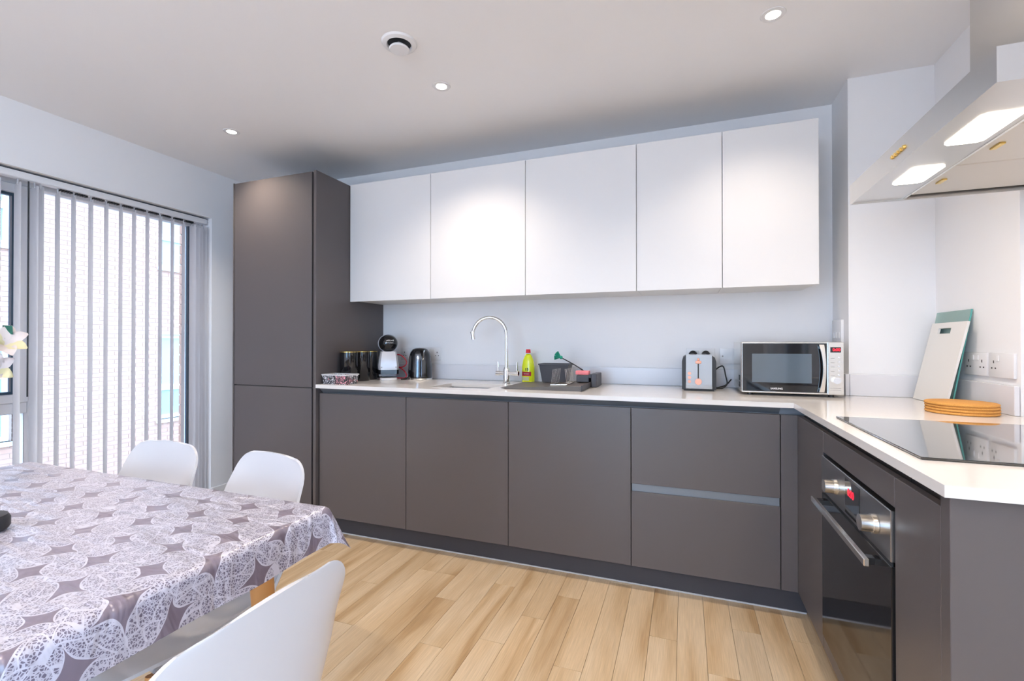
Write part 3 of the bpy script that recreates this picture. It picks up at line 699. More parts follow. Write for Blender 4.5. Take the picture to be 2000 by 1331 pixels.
# ------------------------------------------------------------------ sockets
def socket_y(x0, x1, z0, z1, y, label, kind='double', n=-1, group='white double wall sockets'):
    """plate on a wall facing -Y at y"""
    t = thing('wall_socket', label, 'socket', ((x0+x1)/2, y, (z0+z1)/2), group=group)
    b = nb(); box(b, x0, x1, y-0.009, y-0.0003, z0, z1, 0.002, 2); obj('plate', b, M['white_plastic'], t)
    w_ = x1-x0; zc_ = (z0+z1)/2
    if kind == 'double':
        for s in (-1, 1):
            cx = (x0+x1)/2 + s*w_*0.30
            b = nb(); box(b, cx-0.0025, cx+0.0025, y-0.0095, y-0.0088, zc_+0.006, zc_+0.016); box(b, cx-0.014, cx-0.007, y-0.0095, y-0.0088, zc_-0.014, zc_-0.009); box(b, cx+0.007, cx+0.014, y-0.0095, y-0.0088, zc_-0.014, zc_-0.009); obj('pin_holes', b, M['ink'], t)
            cx = (x0+x1)/2 + s*w_*0.11; b = nb(); box(b, cx-0.008, cx+0.008, y-0.012, y-0.0088, zc_+0.014, zc_+0.034, 0.001); obj('rocker_switch', b, M['white_plastic'], t)
    else:
        b = nb()
        for s in (-1, 1): cyl(b, ((x0+x1)/2+s*w_*0.38, y-0.0088, zc_), ((x0+x1)/2+s*w_*0.38, y-0.0105, zc_), 0.004, seg=12)
        obj('screws', b, M['grey_ink'], t)
    return t
G = 'white double wall sockets'
socket_y(-1.885, -1.735, 1.012, 1.100, YB, 'white double socket on the back wall between coffee machine and kettle')
socket_y(-1.715, -1.565, 1.012, 1.100, YB, 'white double socket on the back wall mostly hidden behind the kettle')
socket_y(0.012, 0.158, 1.016, 1.102, YB, 'white double socket directly behind the toaster')
socket_y(0.185, 0.300, 1.016, 1.102, YB, 'blank white cable outlet plate with two screws between toaster and microwave', 'blank', group='white wall plates')
def socket_x(y0, y1, z0, z1, x, label, kind='double'):
    t = thing('wall_socket', label, 'socket', (x, (y0+y1)/2, (z0+z1)/2), group=G)
    b = nb(); box(b, x-0.009, x-0.0003, y0, y1, z0, z1, 0.002, 2); obj('plate', b, M['white_plastic'], t)
    w_ = y1-y0; zc_ = (z0+z1)/2
    for s in ((-1, 1) if kind == 'double' else (1,)):
        cy = (y0+y1)/2 + s*w_*0.30
        b = nb(); box(b, x-0.0095, x-0.0088, cy-0.0025, cy+0.0025, zc_+0.006, zc_+0.016); box(b, x-0.0095, x-0.0088, cy-0.014, cy-0.007, zc_-0.014, zc_-0.009); box(b, x-0.0095, x-0.0088, cy+0.007, cy+0.014, zc_-0.014, zc_-0.009); obj('pin_holes', b, M['ink'], t)
        cy = (y0+y1)/2 + s*w_*0.11; b = nb(); box(b, x-0.012, x-0.0088, cy-0.008, cy+0.008, zc_+0.014, zc_+0.034, 0.001); obj('rocker_switch', b, M['white_plastic'], t)
    return t
socket_x(2.200, 2.342, 1.010, 1.096, 1.045, 'white double socket on the right wall just right of the chopping boards')
socket_x(2.050, 2.186, 1.010, 1.096, 1.045, 'white switched socket on the right wall nearest the picture edge, above the cork mats', 'single')
sw = thing('wall_switch', 'tall white switch plate on the narrow return wall above the microwave', 'switch', (0.72, 2.72, 1.17))
b = nb(); box(b, 0.708, 0.7197, 2.655, 2.80, 1.095, 1.245, 0.002, 2); obj('plate', b, M['white_plastic'], sw)
b = nb()
for k in range(3): box(b, 0.705, 0.7085, 2.675+0.042*k, 2.695+0.042*k, 1.155, 1.185, 0.001)
obj('rocker_switch', b, M['white_plastic'], sw)
# plugs above the toaster
for x, lab in ((0.045, 'left black plug in the socket behind the toaster'), (0.112, 'right black plug in the socket behind the toaster')):
    b = nb(); lathe(b, x, YB-0.027, [(0.0, 1.048), (0.020, 1.048), (0.024, 1.056), (0.022, 1.075), (0.010, 1.088), (0.0, 1.090)], 18, 1.0, 0.7)
    tag(obj('plug', b, M['matt_black']), lab, 'plug', 'black plugs behind the toaster')

# ------------------------------------------------------------------ microwave
X0, X1, Y0, Y1, Z0, Z1 = 0.252, 0.662, 2.44, 2.79, 0.899, 1.137
mw = thing('microwave', 'silver microwave oven with dark glass door and curved steel handle', 'microwave', (0.457, 2.6, WT))
b = nb(); box(b, X0, X1, Y0+0.02, Y1, Z0, Z1, 0.003); obj('casing', b, M['steel_sat'], mw)
XC = 0.600-0.0
b = nb(); box(b, X0+0.001, XC, Y0, Y0+0.0195, Z0+0.001, Z1-0.001, 0.002); md = obj('door', b, M['steel_sat'], mw)
b = nb(); box(b, X0+0.005, XC-0.003, Y0-0.002, Y0+0.001, Z0+0.008, Z1-0.007, 0.0008); obj('door_glass', b, M['gloss_black'], md, label='glossy dark glass')
M['mw_window'] = mat('mw_window', (0.09, 0.12, 0.15), 0.06, spec=1.0)  # bluish base colour stands in for window light reflected in the glass
b = nb(); box(b, X0+0.045, XC-0.062, Y0-0.0026, Y0-0.0019, Z0+0.05, Z1-0.055); obj('view_window', b, M['mw_window'], md)
text('brand_lettering', 'SAMSUNG', 0.0115, M['white_ink'], md, (0.398, Y0-0.003, Z0+0.022), bold=0.0002, sx=0.95)
b = nb(); n = 12; pr = []
for i in range(n+1):
    s = -1+2*i/n; z_ = (Z0+Z1)/2 + s*0.106; bow = 0.010*(1-s*s)
    pr.append((z_, bow))
A = [[b.verts.new((XC-0.037+bw*1.3, Y0-0.020-bw, z_)), b.verts.new((XC-0.018+bw*0.5, Y0-0.020-bw, z_)), b.verts.new((XC-0.018+bw*0.5, Y0-0.012-bw, z_)), b.verts.new((XC-0.037+bw*1.3, Y0-0.012-bw, z_))] for z_, bw in pr]
for a, c in zip(A, A[1:]):
    for k in range(4): b.faces.new((a[k], a[(k+1) % 4], c[(k+1) % 4], c[k]))
b.faces.new(A[0]); b.faces.new(A[-1][::-1])
box(b, XC-0.034, XC-0.020, Y0-0.0135, Y0-0.002, Z0+0.018, Z0+0.03); box(b, XC-0.034, XC-0.020, Y0-0.0135, Y0-0.002, Z1-0.03, Z1-0.018)
obj('handle', b, M['steel_sat'], md, label='curved brushed steel handle')
b = nb(); box(b, XC+0.001, X1-0.0005, Y0, Y0+0.0195, Z0+0.001, Z1-0.001, 0.002); mp_ = obj('control_panel', b, M['steel_sat'], mw)
b = nb(); box(b, XC+0.010, X1-0.012, Y0-0.001, Y0+0.001, Z1-0.048, Z1-0.024); ds = obj('display', b, M['gloss_black'], mp_)
text('display_digits', '0:00', 0.017, M['led_red'], ds, (XC+0.033, Y0-0.0014, Z1-0.036), bold=0.0004)
for k in range(5):
    b = nb(); cyl(b, (XC+0.042, Y0, Z1-0.070-0.0195*k), (XC+0.042, Y0-0.004, Z1-0.070-0.0195*k), 0.0042, 0.0036, 12); obj('button', b, M['chrome'], mp_)
b = nb()
for k in range(5): box(b, XC+0.012, XC+0.026, Y0-0.0004, Y0+0.0005, Z1-0.0745-0.0195*k, Z1-0.0730-0.0195*k)
for k in range(2): box(b, XC+0.010, XC+0.050, Y0-0.0004, Y0+0.0005, Z0+0.030-0.009*k, Z0+0.0312-0.009*k)
obj('control_markings', b, M['grey_ink'], mp_)
b = nb(); cyl(b, (XC+0.032, Y0, Z0+0.066), (XC+0.032, Y0-0.016, Z0+0.066), 0.0165, 0.0150, 28); obj('dial', b, M['chrome'], mp_)
b = nb()
for k in range(4):
    for j in range(2): box(b, X0-0.0006, X0+0.0005, Y0+0.05+0.016*k, Y0+0.055+0.016*k, Z0+0.02+0.032*j, Z0+0.045+0.032*j)
obj('vent_slots', b, M['ink'], mw)
for x, y in ((X0+0.04, Y0+0.04), (X1-0.04, Y0+0.04), (X0+0.04, Y1-0.04), (X1-0.04, Y1-0.04)):
    b = nb(); cyl(b, (x, y, WT), (x, y, Z0), 0.012, seg=12); obj('foot', b, M['matt_black'], mw)

# ------------------------------------------------------------------ toaster
X0, X1, Y0, Y1, Z0, Z1 = -0.012, 0.150, 2.55, 2.79, WT+0.008, 1.072
ts = thing('toaster', 'black and chrome two-slice toaster with rose gold lever and dial', 'toaster', (0.07, 2.67, WT))
b = nb(); prof = [(X0, Z0), (X0, Z1-0.035), (X0+0.006, Z1-0.014), (X0+0.024, Z1-0.001), (X1-0.024, Z1-0.001), (X1-0.006, Z1-0.014), (X1, Z1-0.035), (X1, Z0)]
A = [b.verts.new((x, Y0+0.004, z)) for x, z in prof]; B = [b.verts.new((x, Y1, z)) for x, z in prof]; b.faces.new(A); b.faces.new(B[::-1])
for i in range(8): b.faces.new((A[i], A[(i+1) % 8], B[(i+1) % 8], B[i]))
obj('shell', b, M['matt_black'], ts)
b = nb(); box(b, X0+0.018, X1-0.018, Y0-0.003, Y0+0.0035, Z0+0.004, Z1, 0.0015); fp = obj('front_plate', b, M['toaster_steel'], ts)
b = nb(); box(b, X0+0.018, X1-0.018, Y0+0.0035, Y1, Z1-0.0008, Z1+0.001); obj('top_plate', b, M['chrome'], ts)
b = nb(); box(b, X0+0.042, X0+0.062, Y0+0.04, Y1-0.03, Z1+0.0011, Z1+0.0016); box(b, X1-0.062, X1-0.042, Y0+0.04, Y1-0.03, Z1+0.0011, Z1+0.0016); obj('bread_slots', b, M['black_gap'], ts)
xc = (X0+X1)/2-0.003
b = nb(); box(b, xc-0.003, xc+0.003, Y0-0.0036, Y0-0.002, Z0+0.055, Z1-0.03); obj('lever_slot', b, M['ink'], ts)
b = nb(); box(b, xc-0.014, xc+0.014, Y0-0.022, Y0-0.004, Z1-0.045, Z1-0.030, 0.004, 2); box(b, xc-0.006, xc+0.006, Y0-0.018, Y0-0.004, Z1-0.030, Z1-0.018, 0.003); obj('lever', b, M['copper'], ts)
b = nb(); cyl(b, (xc, Y0-0.003, Z0+0.040), (xc, Y0-0.016, Z0+0.040), 0.017, 0.015, 28); obj('dial', b, M['copper'], ts)
for k in range(3):
    b = nb(); cyl(b, (X0+0.036, Y0-0.003, Z0+0.040+0.021*k), (X0+0.036, Y0-0.008, Z0+0.040+0.021*k), 0.0085, 0.0078, 18); obj('button', b, M['copper'], ts)
b = nb(); box(b, X0+0.01, X1-0.01, Y0+0.01, Y1-0.01, WT, Z0, 0); obj('base', b, M['ink'], ts)
b = nb(); tube(b, spline([(0.1505, 2.70, 0.985), (0.175, 2.71, 1.005), (0.195, 2.72, 1.005), (0.205, 2.72, 0.96), (0.212, 2.72, 0.915), (0.19, 2.71, 0.892), (0.155, 2.70, 0.891), (0.17, 2.73, 0.893), (0.21, 2.76, 0.905), (0.238, 2.78, 0.935)], 8), 0.0035, 8)
tag(obj('power_cord', b, M['ink']), 'black power cord looping between toaster and microwave', 'cord')

# ------------------------------------------------------------------ kettle
kx, ky = -1.652, 2.700
kt = thing('kettle', 'glossy black electric kettle with chrome spout on a pale base', 'kettle', (kx, ky, WT))
b = nb(); lathe(b, kx, ky, [(0.0, WT), (0.080, WT), (0.082, WT+0.006), (0.078, WT+0.014), (0.0, WT+0.014)], 36); obj('base', b, M['steel_sat'], kt)
b = nb(); lathe(b, kx, ky, [(0.0, WT+0.0145), (0.079, WT+0.0145), (0.079, WT+0.03), (0.076, WT+0.10), (0.071, WT+0.155), (0.064, WT+0.182), (0.050, WT+0.203), (0.030, WT+0.212), (0.0, WT+0.214)], 40); obj('body', b, M['gloss_black'], kt, angle=60)
M['smoke_chrome'] = mat('smoked_chrome', (0.20, 0.22, 0.25), 0.08, metal=1.0)
def arc_panel(bm, cx, cy, prof, a0, a1, n=10):
    rings = [[bm.verts.new((cx+r*math.cos(a0+(a1-a0)*k/n), cy+r*math.sin(a0+(a1-a0)*k/n), z)) for k in range(n+1)] for r, z in prof]
    for a, c in zip(rings, rings[1:]):
        for k in range(n): bm.faces.new((a[k], a[k+1], c[k+1], c[k]))
view = math.atan2(-ky, -kx)
b = nb(); arc_panel(b, kx, ky, [(0.0797, WT+0.022), (0.0798, WT+0.03), (0.0768, WT+0.10), (0.0718, WT+0.155), (0.067, WT+0.175)], view-0.45, view+0.5); bmesh.ops.solidify(b, geom=b.faces[:], thickness=0.0006); obj('water_window', b, M['smoke_chrome'], kt)
b = nb(); dv = Vector((math.cos(view+0.25), math.sin(view+0.25), 0)); sv = Vector((-dv.y, dv.x, 0)); P = Vector((kx, ky, 0))
q = [P+dv*0.060+sv*0.018+Vector((0, 0, WT+0.197)), P+dv*0.060-sv*0.018+Vector((0, 0, WT+0.197)), P+dv*0.079-sv*0.006+Vector((0, 0, WT+0.148)), P+dv*0.079+sv*0.006+Vector((0, 0, WT+0.148)), P+dv*0.090+Vector((0, 0, WT+0.196))]
vs = [b.verts.new(v) for v in q]
b.faces.new((vs[0], vs[3], vs[4])); b.faces.new((vs[3], vs[2], vs[4])); b.faces.new((vs[2], vs[1], vs[4])); b.faces.new((vs[0], vs[1], vs[2], vs[3])); b.faces.new((vs[0], vs[4], vs[1]))
obj('spout', b, M['chrome'], kt)
b = nb(); hv = Vector((math.cos(view+PI+0.25), math.sin(view+PI+0.25), 0))
tube(b, [P+hv*r+Vector((0, 0, WT+z)) for r, z in ((0.05, 0.195), (0.085, 0.200), (0.108, 0.18), (0.112, 0.12), (0.100, 0.07), (0.078, 0.05))], 0.010, 10); obj('handle', b, M['matt_black'], kt)
b = nb(); tube(b, spline([(-1.7385, 2.70, 0.893), (-1.750, 2.66, 0.891), (-1.765, 2.65, 0.892), (-1.775, 2.70, 0.893), (-1.775, 2.76, 0.900), (-1.785, 2.805, 0.93), (-1.80, 2.818, 1.02)], 8), 0.0032, 8)
tag(obj('power_cord', b, M['ink']), 'black kettle cord lying on the worktop behind the coffee machine', 'cord')
b = nb(); tube(b, spline([(-1.895, 2.748, 1.052), (-1.835, 2.750, 1.048), (-1.793, 2.752, 1.010), (-1.800, 2.752, 0.978), (-1.840, 2.750, 0.964), (-1.885, 2.748, 0.975), (-1.850, 2.744, 0.968), (-1.805, 2.744, 0.942), (-1.786, 2.744, 0.912), (-1.800, 2.742, 0.893), (-1.850, 2.750, 0.8912), (-1.900, 2.756, 0.8912)], 8), 0.0040, 8)
tag(obj('power_cord', b, M['red_cord']), 'bright red looping cord beside the coffee machine', 'cord')

# ------------------------------------------------------------------ coffee machine
cx, cy = -1.862, 2.642
cm = thing('coffee_machine', 'compact capsule coffee machine with black round head and silver body', 'coffee machine', (cx, cy, WT))
va_ = math.atan2(-cy, -cx)+0.08; dv = Vector((math.cos(va_), math.sin(va_), 0)); sv = Vector((-dv.y, dv.x, 0)); P = Vector((cx, cy, 0))
def cp_(d, s, z): return P+dv*d+sv*s+Vector((0, 0, z))
def block(bm, secs):
    rings = []
    for z, dn, df, hw in secs:
        rings.append([bm.verts.new(cp_(df, -hw*0.8, z)), bm.verts.new(cp_(df-0.012, -hw, z)), bm.verts.new(cp_(dn, -hw, z)), bm.verts.new(cp_(dn, hw, z)), bm.verts.new(cp_(df-0.012, hw, z)), bm.verts.new(cp_(df, hw*0.8, z))])
    for a, c in zip(rings, rings[1:]):
        for k in range(6): bm.faces.new((a[k], a[(k+1) % 6], c[(k+1) % 6], c[k]))
    bm.faces.new(rings[0]); bm.faces.new(rings[-1][::-1])
M['silver'] = mat('silver_plastic', (0.62, 0.62, 0.66), 0.28, metal=0.4)
b = nb(); block(b, [(0.955, -0.075, 0.050, 0.064), (0.985, -0.075, 0.052, 0.066), (1.03, -0.070, 0.045, 0.060), (1.076, -0.06, 0.035, 0.050)]); obj('body', b, M['silver'], cm)
b = nb(); block(b, [(WT+0.022, -0.075, -0.01, 0.056), (0.925, -0.075, -0.01, 0.058)]); obj('column', b, M['grey_plastic'], cm)
b = nb(); block(b, [(0.926, -0.075, 0.050, 0.064), (0.9545, -0.075, 0.051, 0.065)]); obj('outlet_block', b, M['gloss_black'], cm)
b = nb(); bmesh.ops.create_uvsphere(b, u_segments=32, v_segments=20, radius=0.062)
for v in b.verts: v.co = cp_(0.0, 0, 0) + dv*(v.co.x*0.95) + sv*v.co.y + Vector((0, 0, 1.130+v.co.z*0.92))
hdm = obj('head', b, M['gloss_black'], cm, angle=80)
b = nb(); tube(b, [cp_(-0.012, 0.064*math.cos(2*PI*k/32), 1.130+0.059*math.sin(2*PI*k/32)) for k in range(33)], 0.0022, 8, cap=False); obj('trim_ring', b, M['silver'], cm)
b = nb(); rings = [(0.0, WT), (0.055, WT), (0.057, WT+0.005), (0.054, WT+0.015), (0.0, WT+0.015)]; lathe(b, cx+dv.x*0.03, cy+dv.y*0.03, rings, 32); obj('drip_tray', b, M['white_plastic'], cm)
ra = math.atan2(sv.y, sv.x)
text('brand_lettering', 'NESCAFÉ', 0.0125, M['white_ink'], cm, tuple(cp_(0.0608, 0.006, 1.148)), (PI/2, 0, va_+PI/2))
text('brand_lettering', 'Dolce Gusto', 0.0085, M['white_ink'], cm, tuple(cp_(0.0615, 0.006, 1.134)), (PI/2, 0, va_+PI/2))
b = nb()
for s in (-0.046, 0.046):
    p = cp_(0.048, s, 0.972); cyl(b, p-dv*0.004, p+dv*0.004, 0.0045, seg=12)
obj('screw_caps', b, M['grey_ink'], cm)

# ------------------------------------------------------------------ canisters and basket
def canister(x, y, r, label):
    t = thing('canister', label, 'canister', (x, y, WT), group='black storage canisters with gold lids')
    b = nb(); lathe(b, x, y, [(0.0, WT), (r-0.002, WT), (r, WT+0.003), (r, WT+0.185), (0.0, WT+0.185)], 40); obj('body', b, M['gloss_black'], t)
    b = nb(); lathe(b, x, y, [(r-0.001, WT+0.1852), (r+0.001, WT+0.187), (r+0.001, WT+0.191), (r-0.004, WT+0.193), (0.0, WT+0.192)], 40); obj('lid', b, M['gold'], t, label='thin gold lid')
canister(-1.980, 2.395, 0.055, 'black canister with gold lid behind the patterned basket, nearest the camera')
canister(-1.978, 2.512, 0.055, 'black canister with gold lid in the middle of the three canisters')
canister(-1.990, 2.618, 0.047, 'black canister with gold lid partly hidden behind the coffee machine')
bk = thing('basket', 'small shallow basket with leopard-spot pattern on the worktop end', 'basket', (-1.935, 2.27, WT))
b = nb(); X0, X1, Y0, Y1 = -2.028, -1.850, 2.215, 2.325
A = [b.verts.new(p) for p in ((X0+.006, Y0+.006, WT), (X1-.006, Y0+.006, WT), (X1-.006, Y1-.006, WT), (X0+.006, Y1-.006, WT))]; B = [b.verts.new(p) for p in ((X0, Y0, WT+.055), (X1, Y0, WT+.055), (X1, Y1, WT+.055), (X0, Y1, WT+.055))]
b.faces.new(A[::-1])
for i in range(4): b.faces.new((A[i], A[(i+1) % 4], B[(i+1) % 4], B[i]))
bmesh.ops.recalc_face_normals(b, faces=b.faces); bmesh.ops.solidify(b, geom=b.faces[:], thickness=0.003); obj('tub', b, M['leopard'], bk)
b = nb()
for a in ((X0-.003, X1+.003, Y0-.003, Y0+.003), (X0-.003, X1+.003, Y1-.003, Y1+.003), (X0-.003, X0+.003, Y0+.003, Y1-.003), (X1-.003, X1+.003, Y0+.003, Y1-.003)): box(b, *a, WT+.052, WT+.060, 0.001)
obj('rim', b, M['grey_plastic'], bk)

# ------------------------------------------------------------------ washing-up corner
bx_, by_ = -0.908, 2.745
bt = thing('soap_bottle', 'yellow washing-up liquid bottle with red cap beside the tap', 'bottle', (bx_, by_, WT))
b = nb(); lathe(b, bx_, by_, [(0.0, WT), (0.036, WT), (0.040, WT+0.006), (0.041, WT+0.05), (0.040, WT+0.10), (0.033, WT+0.14), (0.022, WT+0.165), (0.014, WT+0.178), (0.0, WT+0.178)], 32, 1.0, 0.62); obj('body', b, M['yellow_liquid'], bt, angle=70)
b = nb(); cyl(b, (bx_, by_, WT+0.1785), (bx_, by_, WT+0.183), 0.011, seg=16); obj('neck', b, M['white_plastic'], bt)
b = nb(); cyl(b, (bx_, by_, WT+0.1835), (bx_, by_, WT+0.206), 0.0155, 0.0135, 20); obj('cap', b, M['red'], bt, label='red screw cap')
vb_ = -PI/2
b = nb(); arc = [(-0.75, 0.75)]
def ell_panel(bm, z0, z1, a0, a1, rr=0.0418, n=10):
    A = []; B = []
    for k in range(n+1):
        a = vb_ + a0+(a1-a0)*k/n
        A.append(bm.verts.new((bx_+rr*math.cos(a), by_+rr*0.62*math.sin(a), z0))); B.append(bm.verts.new((bx_+rr*math.cos(a), by_+rr*0.62*math.sin(a), z1)))
    for k in range(n): bm.faces.new((A[k], A[k+1], B[k+1], B[k]))
    bmesh.ops.solidify(bm, geom=bm.faces[:], thickness=0.0005)
b = nb(); ell_panel(b, WT+0.042, WT+0.068, -1.0, 0.65); lb = obj('label', b, M['label_red'], bt)
b = nb(); ell_panel(b, WT+0.014, WT+0.036, -1.0, 0.3); obj('lower_label', b, M['label_pale'], bt)
text('label_number', '15', 0.024, M['ink'], bt, (bx_-0.002, by_-0.0265, WT+0.082), bold=0.0006, sx=1.1)
text('label_lettering', 'lemon', 0.013, M['white_ink'], lb, (bx_-0.004, by_-0.0272, WT+0.056))

dr = thing('dish_tray', 'flat charcoal draining tray on the worktop right of the sink', 'tray', (-0.72, 2.5, WT))
b = nb(); X0, X1, Y0, Y1 = -0.925, -0.488, 2.315, 2.715; zt = WT+0.026
A = [b.verts.new(p) for p in ((X0+.03, Y0, WT), (X1, Y0, WT), (X1, Y1, WT), (X0+.03, Y1, WT))]; B = [b.verts.new(p) for p in ((X0, Y0, WT+.006), (X1, Y0, zt), (X1, Y1, zt), (X0, Y1, WT+.006))]
b.faces.new(A[::-1]); b.faces.new(B)
for i in range(4): b.faces.new((A[i], A[(i+1) % 4], B[(i+1) % 4], B[i]))
obj('tray_body', b, M['tray'], dr)
b = nb(); box(b, X1+0.0005, X1+0.006, Y0, Y1, WT+0.002, zt+0.004, 0.001); obj('end_lip', b, M['tray_edge'], dr)
def tray_z(x): return WT+.006 + (x-X0)/(X1-X0)*0.020
pt = thing('sink_tidy_pot', 'black tapered rectangular pot standing at the back of the draining tray', 'pot', (-0.70, 2.64, WT+.02))
b = nb(); zb, zt2 = tray_z(-0.63)+0.0005, 1.010
A = [b.verts.new(p) for p in ((-0.775, 2.60, zb), (-0.637, 2.60, zb), (-0.637, 2.69, zb), (-0.775, 2.69, zb))]; B = [b.verts.new(p) for p in ((-0.792, 2.59, zt2), (-0.618, 2.59, zt2), (-0.618, 2.70, zt2), (-0.792, 2.70, zt2))]
b.faces.new(A[::-1])
for i in range(4): b.faces.new((A[i], A[(i+1) % 4], B[(i+1) % 4], B[i]))
bmesh.ops.recalc_face_normals(b, faces=b.faces); bmesh.ops.solidify(b, geom=b.faces[:], thickness=0.003); obj('body', b, M['tray_edge'], pt)
b = nb()
for a in ((-0.796, -0.614, 2.586, 2.593), (-0.796, -0.614, 2.697, 2.704), (-0.796, -0.789, 2.593, 2.697), (-0.621, -0.614, 2.593, 2.697)): box(b, *a, 1.004, 1.012, 0.001)
obj('rim', b, M['tray_edge'], pt)
pr_ = thing('plate_rack', 'small steel wire plate rack with two rows of prongs on the draining tray', 'rack', (-0.6, 2.45, WT+.02))
def rz_(x): return tray_z(x)+0.004
b = nb(); x0, x1, y0, y1 = -0.665, -0.580, 2.39, 2.57
tube(b, [(x0, y0, rz_(x0)), (x1, y0, rz_(x1)), (x1, y1, rz_(x1)), (x0, y1, rz_(x0)), (x0, y0, rz_(x0))], 0.0028, 8); obj('base_wire', b, M['steel_sat'], pr_)
for i in range(7):
    y = y0+0.010+i*0.0265
    for x, s_ in ((x0, 1), (x1, -1)):
        b = nb(); z_ = rz_(x); tube(b, [(x, y, z_), (x+s_*0.010, y, z_+0.082)], 0.0009, 6); obj('prong', b, M['steel_sat'], pr_)
b = nb(); tube(b, [(x0, y0, rz_(x0)-0.002), (x1, y0, rz_(x1)-0.002)], 0.0020, 6); obj('cross_wire', b, M['steel_sat'], pr_)
b = nb(); box(b, -0.560, -0.492, 2.50, 2.545, tray_z(-0.49)+0.03, tray_z(-0.49)+0.052, 0.004, 2)
M['pink'].node_tree.nodes['Principled BSDF'].inputs['Roughness'].default_value = 0.85
ch = thing('cutlery_holder', 'black plastic cutlery holder clipped on the right end of the draining tray', 'holder', (-0.5, 2.62, WT+.02))
c_ = nb(); box(c_, -0.565, -0.4945, 2.56, 2.70, tray_z(-0.49)+0.001, 0.953, 0.003); obj('tub', c_, M['tray_edge'], ch)
c_ = nb(); box(c_, -0.4815, -0.450, 2.55, 2.71, WT+0.0015, 0.962, 0.003); box(c_, -0.4944, -0.4816, 2.55, 2.71, 0.940, 0.958); obj('clip_box', c_, M['tray_edge'], ch)
b.free(); b = nb(); box(b, -0.5745, -0.500, 2.580, 2.630, 0.9535, 0.976, 0.004, 2)
tag(obj('sponge', b, M['pink']), 'pink washing sponge resting by the plate rack', 'sponge')
br = thing('dish_brush', 'dish brush with green bristles leaning out over the black pot', 'brush', (-0.6, 2.6, 1.0))
b = nb(); tube(b, spline([(-0.515, 2.635, 0.955), (-0.56, 2.62, 0.990), (-0.61, 2.60, 1.022), (-0.655, 2.58, 1.048)], 6), [0.004]*6+[0.003]*13, 8); obj('handle', b, M['matt_black'], br)
b = nb(); c0 = Vector((-0.657, 2.58, 1.050)); ax = Vector((-0.93, -0.15, 0.38)).normalized(); s1, s2 = frame_of(ax)
for i in range(60):
    a = random.uniform(0, 2*PI); q = math.sqrt(random.random())
    d = (ax*1.0 + (s1*math.cos(a)+s2*math.sin(a))*q*0.95).normalized()
    cyl(b, c0, c0+d*0.040, 0.0016, 0.0022, 5)
o = obj('bristles', b, M['green'], br); o['kind'] = 'stuff'
b = nb(); bmesh.ops.create_uvsphere(b, u_segments=16, v_segments=10, radius=0.010)
for v in b.verts: v.co += c0
obj('head', b, M['green'], br)

# ------------------------------------------------------------------ cork mats and chopping boards
ccx, ccy = 0.905, 2.070
lab = ['bottom cork mat of the stack by the hob', 'second cork mat from the bottom of the stack', 'second cork mat from the top of the stack', 'topmost round cork mat of the stack by the hob']
for i in range(4):
    b = nb(); z = WT+0.0005+0.0098*i; r = 0.097; dx, dy = random.uniform(-.0015, .0015), random.uniform(-.0015, .0015)
    lathe(b, ccx+dx, ccy+dy, [(0.0, z), (r-.004, z), (r-.001, z+.0015), (r, z+.0046), (r-.001, z+.0078), (r-.004, z+.0093), (0.0, z+.0093)], 48)
    tag(obj('cork_mat', b, M['cork'], angle=50), lab[i], 'trivet', 'stack of round cork mats')
def slab(bm, ytop, ybot, xtop, xbot, z0, z1, th, hole=None):
    """board leaning towards the right wall: width along Y, top edge touches the wall"""
    def P_(y, t): return Vector((xbot+(xtop-xbot)*t, y, z0+(z1-z0)*t))
    n = Vector((-(z1-z0), 0, (xtop-xbot))).normalized()
    y0, y1 = ybot
    outer = [(y0, 0), (y1, 0), (y1, 1), (y0, 1)]
    if not hole:
        A = [bm.verts.new(P_(*p)) for p in outer]; B = [bm.verts.new(P_(*p)+n*th) for p in outer]
        bm.faces.new(A[::-1]); bm.faces.new(B)
        for i in range(4): bm.faces.new((A[i], A[(i+1) % 4], B[(i+1) % 4], B[i]))
    else:
        h0, h1, t0, t1 = hole; inner = [(h0, t0), (h1, t0), (h1, t1), (h0, t1)]
        L = [[bm.verts.new(P_(*p)+n*o_) for p in q_] for q_ in (outer, inner) for o_ in (0, th)]
        oA, oB, iA, iB = L
        for i in range(4):
            j = (i+1) % 4
            bm.faces.new((oA[i], oA[j], iA[j], iA[i])); bm.faces.new((oB[i], oB[j], iB[j], iB[i]))
            bm.faces.new((oA[i], oA[j], oB[j], oB[i])); bm.faces.new((iA[i], iA[j], iB[j], iB[i]))
gb = thing('glass_chopping_board', 'green-tinted glass chopping board leaning on the wall behind the white board', 'chopping board', (1.0, 2.43, WT))
b = nb(); slab(b, None, (2.300, 2.560), 1.0420, 0.980, WT+0.0005, 1.262, 0.004); obj('pane', b, M['board_glass'], gb)
b = nb(); slab(b, None, (2.2965, 2.2995), 1.0420, 0.980, WT+0.0005, 1.262, 0.0045); obj('edge', b, M['board_edge'], gb, label='dark teal polished edge')
b = nb(); slab(b, None, (2.265, 2.535), 1.0200, 0.950, WT+0.0005, 1.214, 0.008, hole=(2.37, 2.47, 0.86, 0.93))
tag(obj('chopping_board', b, M['board_white'], angle=30), 'white plastic chopping board with a slot handle leaning in front of the glass board', 'chopping board')

